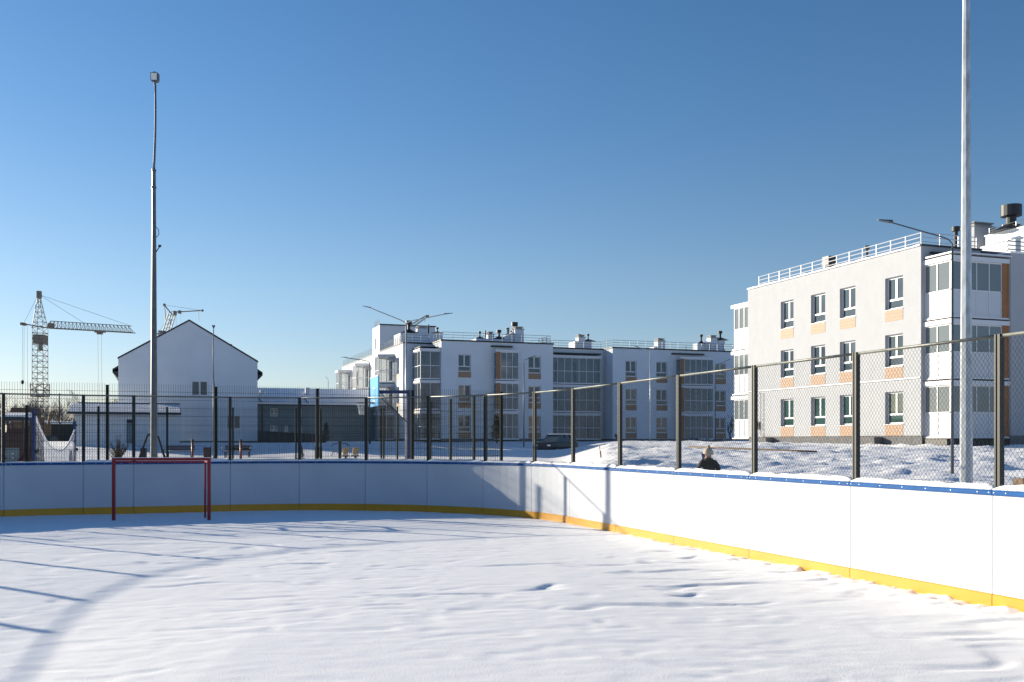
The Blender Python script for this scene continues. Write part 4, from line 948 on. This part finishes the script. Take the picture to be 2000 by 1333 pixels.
# ------------------------------------------------------------------ trees
def bare(mb, x, y, z0, H, seed):
    r = random.Random(seed)
    def br(p, d, L, rad, lv):
        q = p + d*L; mb.tube(p, q, rad, 3, rad*.7)
        if lv == 0: return
        for k in range(3 if lv > 1 else 4):
            dd = (d + Vector((r.uniform(-.6,.6), r.uniform(-.6,.6), r.uniform(-.1,.35)))).normalized()
            br(p.lerp(q, r.uniform(.45,1)), dd, L*r.uniform(.55,.8), rad*.55, lv-1)
    br(Vector((x,y,z0)), Vector((r.uniform(-.05,.05),0,1)), H*.36, .13, 4)
w = MB()
for k in range(95):
    Y = random.uniform(150, 200); px = random.uniform(-60, 250); bare(w, (px-1000)/F*Y, Y, 1.2, random.uniform(5.5, 9.5), k)
tag(w.build('bare_wood', M['farbark']), 'mass of bare grey trees far off behind the building site', 'trees', kind='stuff')
def conifer(px, Y, py0, py1, wpx, label, dens=900, mt='needle', name='conifer'):
    x = (px-1000)/F*Y; z0 = zt(py1, Y); H = (py1-py0)/F*Y; wd = wpx/F*Y/2
    r = empty(name, (x, Y, z0), 0, label, 'tree')
    t = MB(); t.path([(0,0,-.3),(0,0,H)], [H*.02+.01, .006], 6); t.build('trunk', M['bark'], r)
    c = MB(); rr = random.Random(px)
    for k in range(dens):
        f = rr.random()**.8; zc = H*(.06+.92*f); rad = wd*(1-f)**.8*(.25+.75*rr.random())*(.75+.25*math.sin(f*22+px)); a = rr.uniform(0, 6.283)
        p = Vector((rad*math.cos(a), rad*math.sin(a), zc-.12*rad)); s = H*.055*rr.uniform(.6,1.3)
        d = Vector((math.cos(a)*.9, math.sin(a)*.9, rr.uniform(-.3,.5))).normalized()*s*1.6; e = Vector((-math.sin(a), math.cos(a), rr.uniform(-.6,.6)))*s*.45
        c.add([p-e, p+e, p+d], [(0,1,2)])
    c.build('crown', M[mt], r); return r
conifer(970, 88, 812, 860, 34, 'dark pine beside the glazed balconies of the long building', 1400)
conifer(637, 92, 826, 864, 22, 'slender pine before the low grey building', 900, 'shrub')
conifer(588, 62, 872, 903, 22, 'small dark spruce in front of the rink fence near the brown bin', 1200)
def shrub(px, Y, py0, py1, wpx, label):
    x = (px-1000)/F*Y; z0 = zt(py1, Y); H = (py1-py0)/F*Y; wd = wpx/F*Y/2
    r = empty('shrub', (x, Y, z0), 0, label, 'shrub'); rr = random.Random(5); c = MB(); t = MB()
    for k in range(44):
        a = rr.uniform(0, 6.28); e = rr.uniform(.1,1); tip = Vector((wd*e*math.cos(a), wd*e*math.sin(a), H*rr.uniform(.5,1)*(1-.4*e))); t.path([(0,0,-.1), tip*.5+Vector((0,0,.08)), tip], [.012,.008,.003], 3)
        for j in range(45):
            p = tip*rr.uniform(.35,1.02); d = Vector((rr.uniform(-1,1),rr.uniform(-1,1),rr.uniform(-.2,1))).normalized()*.10; s = Vector((rr.uniform(-1,1),rr.uniform(-1,1),0)).normalized()*.018
            c.add([p-s,p+s,p+d],[(0,1,2)])
    t.build('stems', M['bark'], r); c.build('foliage', M['shrub'], r)
shrub(231, 50, 846, 905, 40, 'loose thorny brown-green shrub left of the grey door')
for k, px in enumerate((1206, 1426)):
    r = empty('bare_tree', (*at(px,0,94)[:2], 1.4), 0, ['thin bare sapling before the middle of the long building','thin bare sapling beside the near block far end'][k], 'tree')
    m = MB(); bare(m, 0, 0, -.2, 3.2 if k else 1.4, 70+k)
    m.build('trunk', M['farbark'], r)

# ------------------------------------------------------------------ car, soil heap, small things in the snow
def car(px, Y, zg, rz, label):
    r = empty('parked_car', (*at(px,0,Y)[:2], zg), rz, label, 'car')
    def loft(name, secs, mt, parent):
        b = MB(); n = len(secs[0]); base = 0
        for s in secs: b.v += s
        for i in range(len(secs)-1):
            for j in range(n): b.f.append((i*n+j, i*n+(j+1)%n, (i+1)*n+(j+1)%n, (i+1)*n+j)); b.mi.append(0)
        b.f += [tuple(range(n))[::-1], tuple((len(secs)-1)*n+j for j in range(n))]; b.mi += [0,0]
        return b.build(name, mt, parent, smooth=False)
    def sec(x, w, z0, z1, tuck=.9): return [(x,-w*tuck,z0),(x,w*tuck,z0),(x,w,z0+(z1-z0)*.45),(x,w*.93,z1-.06),(x,w*.82,z1),(x,-w*.82,z1),(x,-w*.93,z1-.06),(x,-w,z0+(z1-z0)*.45)]
    bo = loft('body', [sec(-2.25,.72,.45,.85),sec(-2.15,.84,.32,.98),(sec(-1.3,.9,.26,1.05)),sec(0,.9,.26,1.08),sec(1.2,.9,.26,1.06),sec(2.0,.88,.3,1.02),sec(2.2,.8,.4,.95)], M['carpaint'], r)
    loft('cabin', [[(-1.25,-.78,1.04),(-1.25,.78,1.04),(-.55,.64,1.60),(-.55,-.64,1.60)],[(2.05,-.78,1.04),(2.05,.78,1.04),(1.65,.64,1.60),(1.65,-.64,1.60)]], M['glass'], r)
    m = MB(); m.box(-.6,1.7,-.66,.66,1.601,1.65)
    for x in (.15,.95): m.box(x-.04,x+.04,-.74,.74,1.0,1.6005)
    m.build('roof', M['carpaint'], r)
    m = MB(); m.box(-.5,1.6,-.6,.6,1.651,1.73); m.build('roof_snow', M['snow_ridge'], r)
    for x in (-1.4,1.35):
        for s in (-1,1):
            m = MB(); m.path([(x,s*.74,.33),(x,s*.93,.33)], .33, 18); w_ = m.build('wheel', M['tyre'], r); m = MB(); m.path([(x,s*.931,.33),(x,s*.94,.33)], .19, 12); m.build('rim', M['galv'], w_)
    for s in (-1,1): m = MB(); m.box(-2.27,-2.16,s*.62-.14,s*.62+.14,.68,.82); m.build('headlight', M['lampglass'], r)
    m = MB(); m.box(-2.28,-2.2,-.4,.4,.5,.66); m.build('grille', M['black'], r)
    return r
car(1088, 84, .40, math.radians(55), 'black estate car with snow on its roof parked before the long building')
sp = MB(); n1, n2 = 60, 14
hx = np.linspace(-3.4, 3.8, 90); hy = np.linspace(-1.6, 1.6, 30); HX, HY = np.meshgrid(hx, hy)
env = np.clip(1-(HY/1.6)**2, 0, 1)*np.clip((3.4-np.abs(HX-.2))*1.1, 0, 1)
HZZ = -.25 + env*(.75+vnoise(HX*1.3, HY*1.3, 41)*.5+vnoise(HX*4, HY*4, 42)*.25)
so_ = grid_mesh('soil_heap', HX, HY, HZZ, M['soil']); so_.location = (*at(1362,0,88)[:2], 1.15); tag(so_, 'long dark soil heap with snow specks between the two white buildings', 'soil heap')
sk = empty('marker_stake', (*at(1174,0,38)[:2], ground_z(at(1174,0,38)[0],38)), 0, 'pair of red marker stakes leaning in the snow bank', 'stake')
m = MB(); m.tube((0,0,-.2),(-.06,0,.46),.012,5); m.tube((.02,0,-.2),(-.02,.02,.26),.022,5); m.build('stake', M['red'], sk)
def ground_line(name, pts, r, mt, label, cat, n=5):
    ps = []
    for (px, Y) in pts:
        x = (px-1000)/F*Y; ps.append(Vector((x, Y, ground_z(x, Y)+.12)))
    m = MB(); m.path(ps, r, n); tag(m.build(name, M[mt], smooth=True), label, cat)
ground_line('pipe', [(1345,44.5),(1440,41),(1530,38.5),(1595,37)], .035, 'timber', 'long thin brown pipe lying on the snow in front of the near block', 'pipe')
ground_line('plank', [(1925,18.5),(1960,18.6),(1986,18.8)], .03, 'timber', 'brown plank half sunk in snow behind the last fence post', 'plank', 4)
r = empty('timber_block', (*at(1999,0,17.6)[:2], .42), .3, 'brown timber block on the snow at the right edge', 'block')
m = MB(); m.box(-.12,.3,-.12,.12,.22,.42); m.box(-.08,.26,-.1,.1,-.1,.219); m.build('block', M['timber'], r)

# ------------------------------------------------------------------ the child sitting in the snow
def person():
    Yp = 26.0; x = (1384-1000)/F*Yp; z = .50
    root = empty('person', (x, Yp, z), math.radians(-20), 'child sitting in snow in dark jacket and beige knitted hat', 'person')
    # joints: pelvis first
    J = [((0,0,.12),.13),((0,.0,.28),.155),((0,-.01,.43),.135),((0,-.01,.505),.055),((0,-.03,.57),.075),((0,-.035,.66),.085),((0,-.03,.72),.06),
         ((-.15,-.01,.44),.07),((-.23,-.05,.29),.075),((-.15,-.14,.40),.045),((-.10,-.14,.53),.035),
         ((.15,-.01,.44),.07),((.24,-.03,.26),.078),((.18,-.15,.16),.045),((.16,-.22,.13),.035),
         ((-.09,-.06,.10),.085),((-.14,-.30,.16),.07),((-.16,-.55,.04),.055),((-.16,-.50,.07),.045),
         ((.09,-.06,.10),.085),((.15,-.30,.15),.07),((.17,-.55,.04),.055),((.17,-.50,.07),.045)]
    Ed = [(0,1),(1,2),(2,3),(3,4),(4,5),(5,6),(2,7),(7,8),(8,9),(9,10),(2,11),(11,12),(12,13),(13,14),(0,15),(15,16),(16,17),(17,18),(0,19),(19,20),(20,21),(21,22)]
    me = bpy.data.meshes.new('body'); me.from_pydata([j[0] for j in J], Ed, []); ob = bpy.data.objects.new('body_tmp', me); COL.objects.link(ob)
    sk = ob.modifiers.new('s', 'SKIN'); 
    for i, j in enumerate(J): me.skin_vertices[0].data[i].radius = (j[1], j[1]*.85); me.skin_vertices[0].data[i].use_root = (i == 0)
    ss = ob.modifiers.new('d', 'SUBSURF'); ss.levels = 2; ss.render_levels = 2
    dg = bpy.context.evaluated_depsgraph_get(); me2 = bpy.data.meshes.new_from_object(ob.evaluated_get(dg)); bpy.data.objects.remove(ob)
    me2.name = 'body'; me2.materials.clear(); me2.materials.append(M['jacket']); me2.materials.append(M['skin'])
    for p in me2.polygons:
        c = p.center
        if c.z > .53 and abs(c.x) < .095 and (c.x > -.08): p.material_index = 1
    me2.shade_smooth(); put('body', me2, root)
    h = MB(); h.path([(0,-.025,.625),(0,-.03,.65),(0,-.03,.70),(0,-.02,.76),(0,-.01,.80)], [.108,.118,.113,.085,.035], 14); h.path([(0,-.03,.62),(0,-.03,.66)], [.120,.120], 14); h.ball((.0,-.0,.825), .04, 10, 7, jit=.1); h.build('hat', M['knit'], root, smooth=True)
    fc = MB(); fc.cur = 0
    fc.ball((-.032,-.112,.628), .009, 6, 5); fc.ball((.032,-.112,.628), .009, 6, 5); fc.build('eyes', M['black'], root)
    fc = MB(); fc.ball((0,-.118,.60), .013, 6, 5, (1,1,1.3)); fc.build('nose', M['skin'], root)
    fc = MB(); fc.box(-.02,.02,-.108,-.10,.565,.572); fc.build('mouth', M['red'], root)
    s = MB(); s.path([(-.08,.0,.50),(-.07,-.08,.505),(0,-.11,.50),(.07,-.08,.505),(.08,0,.50),(0,.07,.51),(-.08,0,.50)], .035, 8); s.build('hood', M['jacket'], root, smooth=True)
    for sx, p in ((-1, Vector((-.105,-.14,.575))), (1, Vector((.155,-.245,.12)))):
        g = MB(); g.ball(p, .048, 10, 8, (.8,.6,1.1)); 
        for k in range(4): g.path([p+Vector((-.03+.02*k,-.01,.03)), p+Vector((-.03+.02*k,-.03,.062)), p+Vector((-.028+.019*k,-.045,.055-.004*abs(k-1.5)))], [.012,.011,.008], 6)
        g.path([p+Vector((.035*-sx,-.01,-.01)), p+Vector((.055*-sx,-.03,.02))], [.013,.009], 6); g.build('glove', M['purple'], root, smooth=True)
person()
bpy.data.objects['person'].scale = (1.12, 1.05, 1.04)
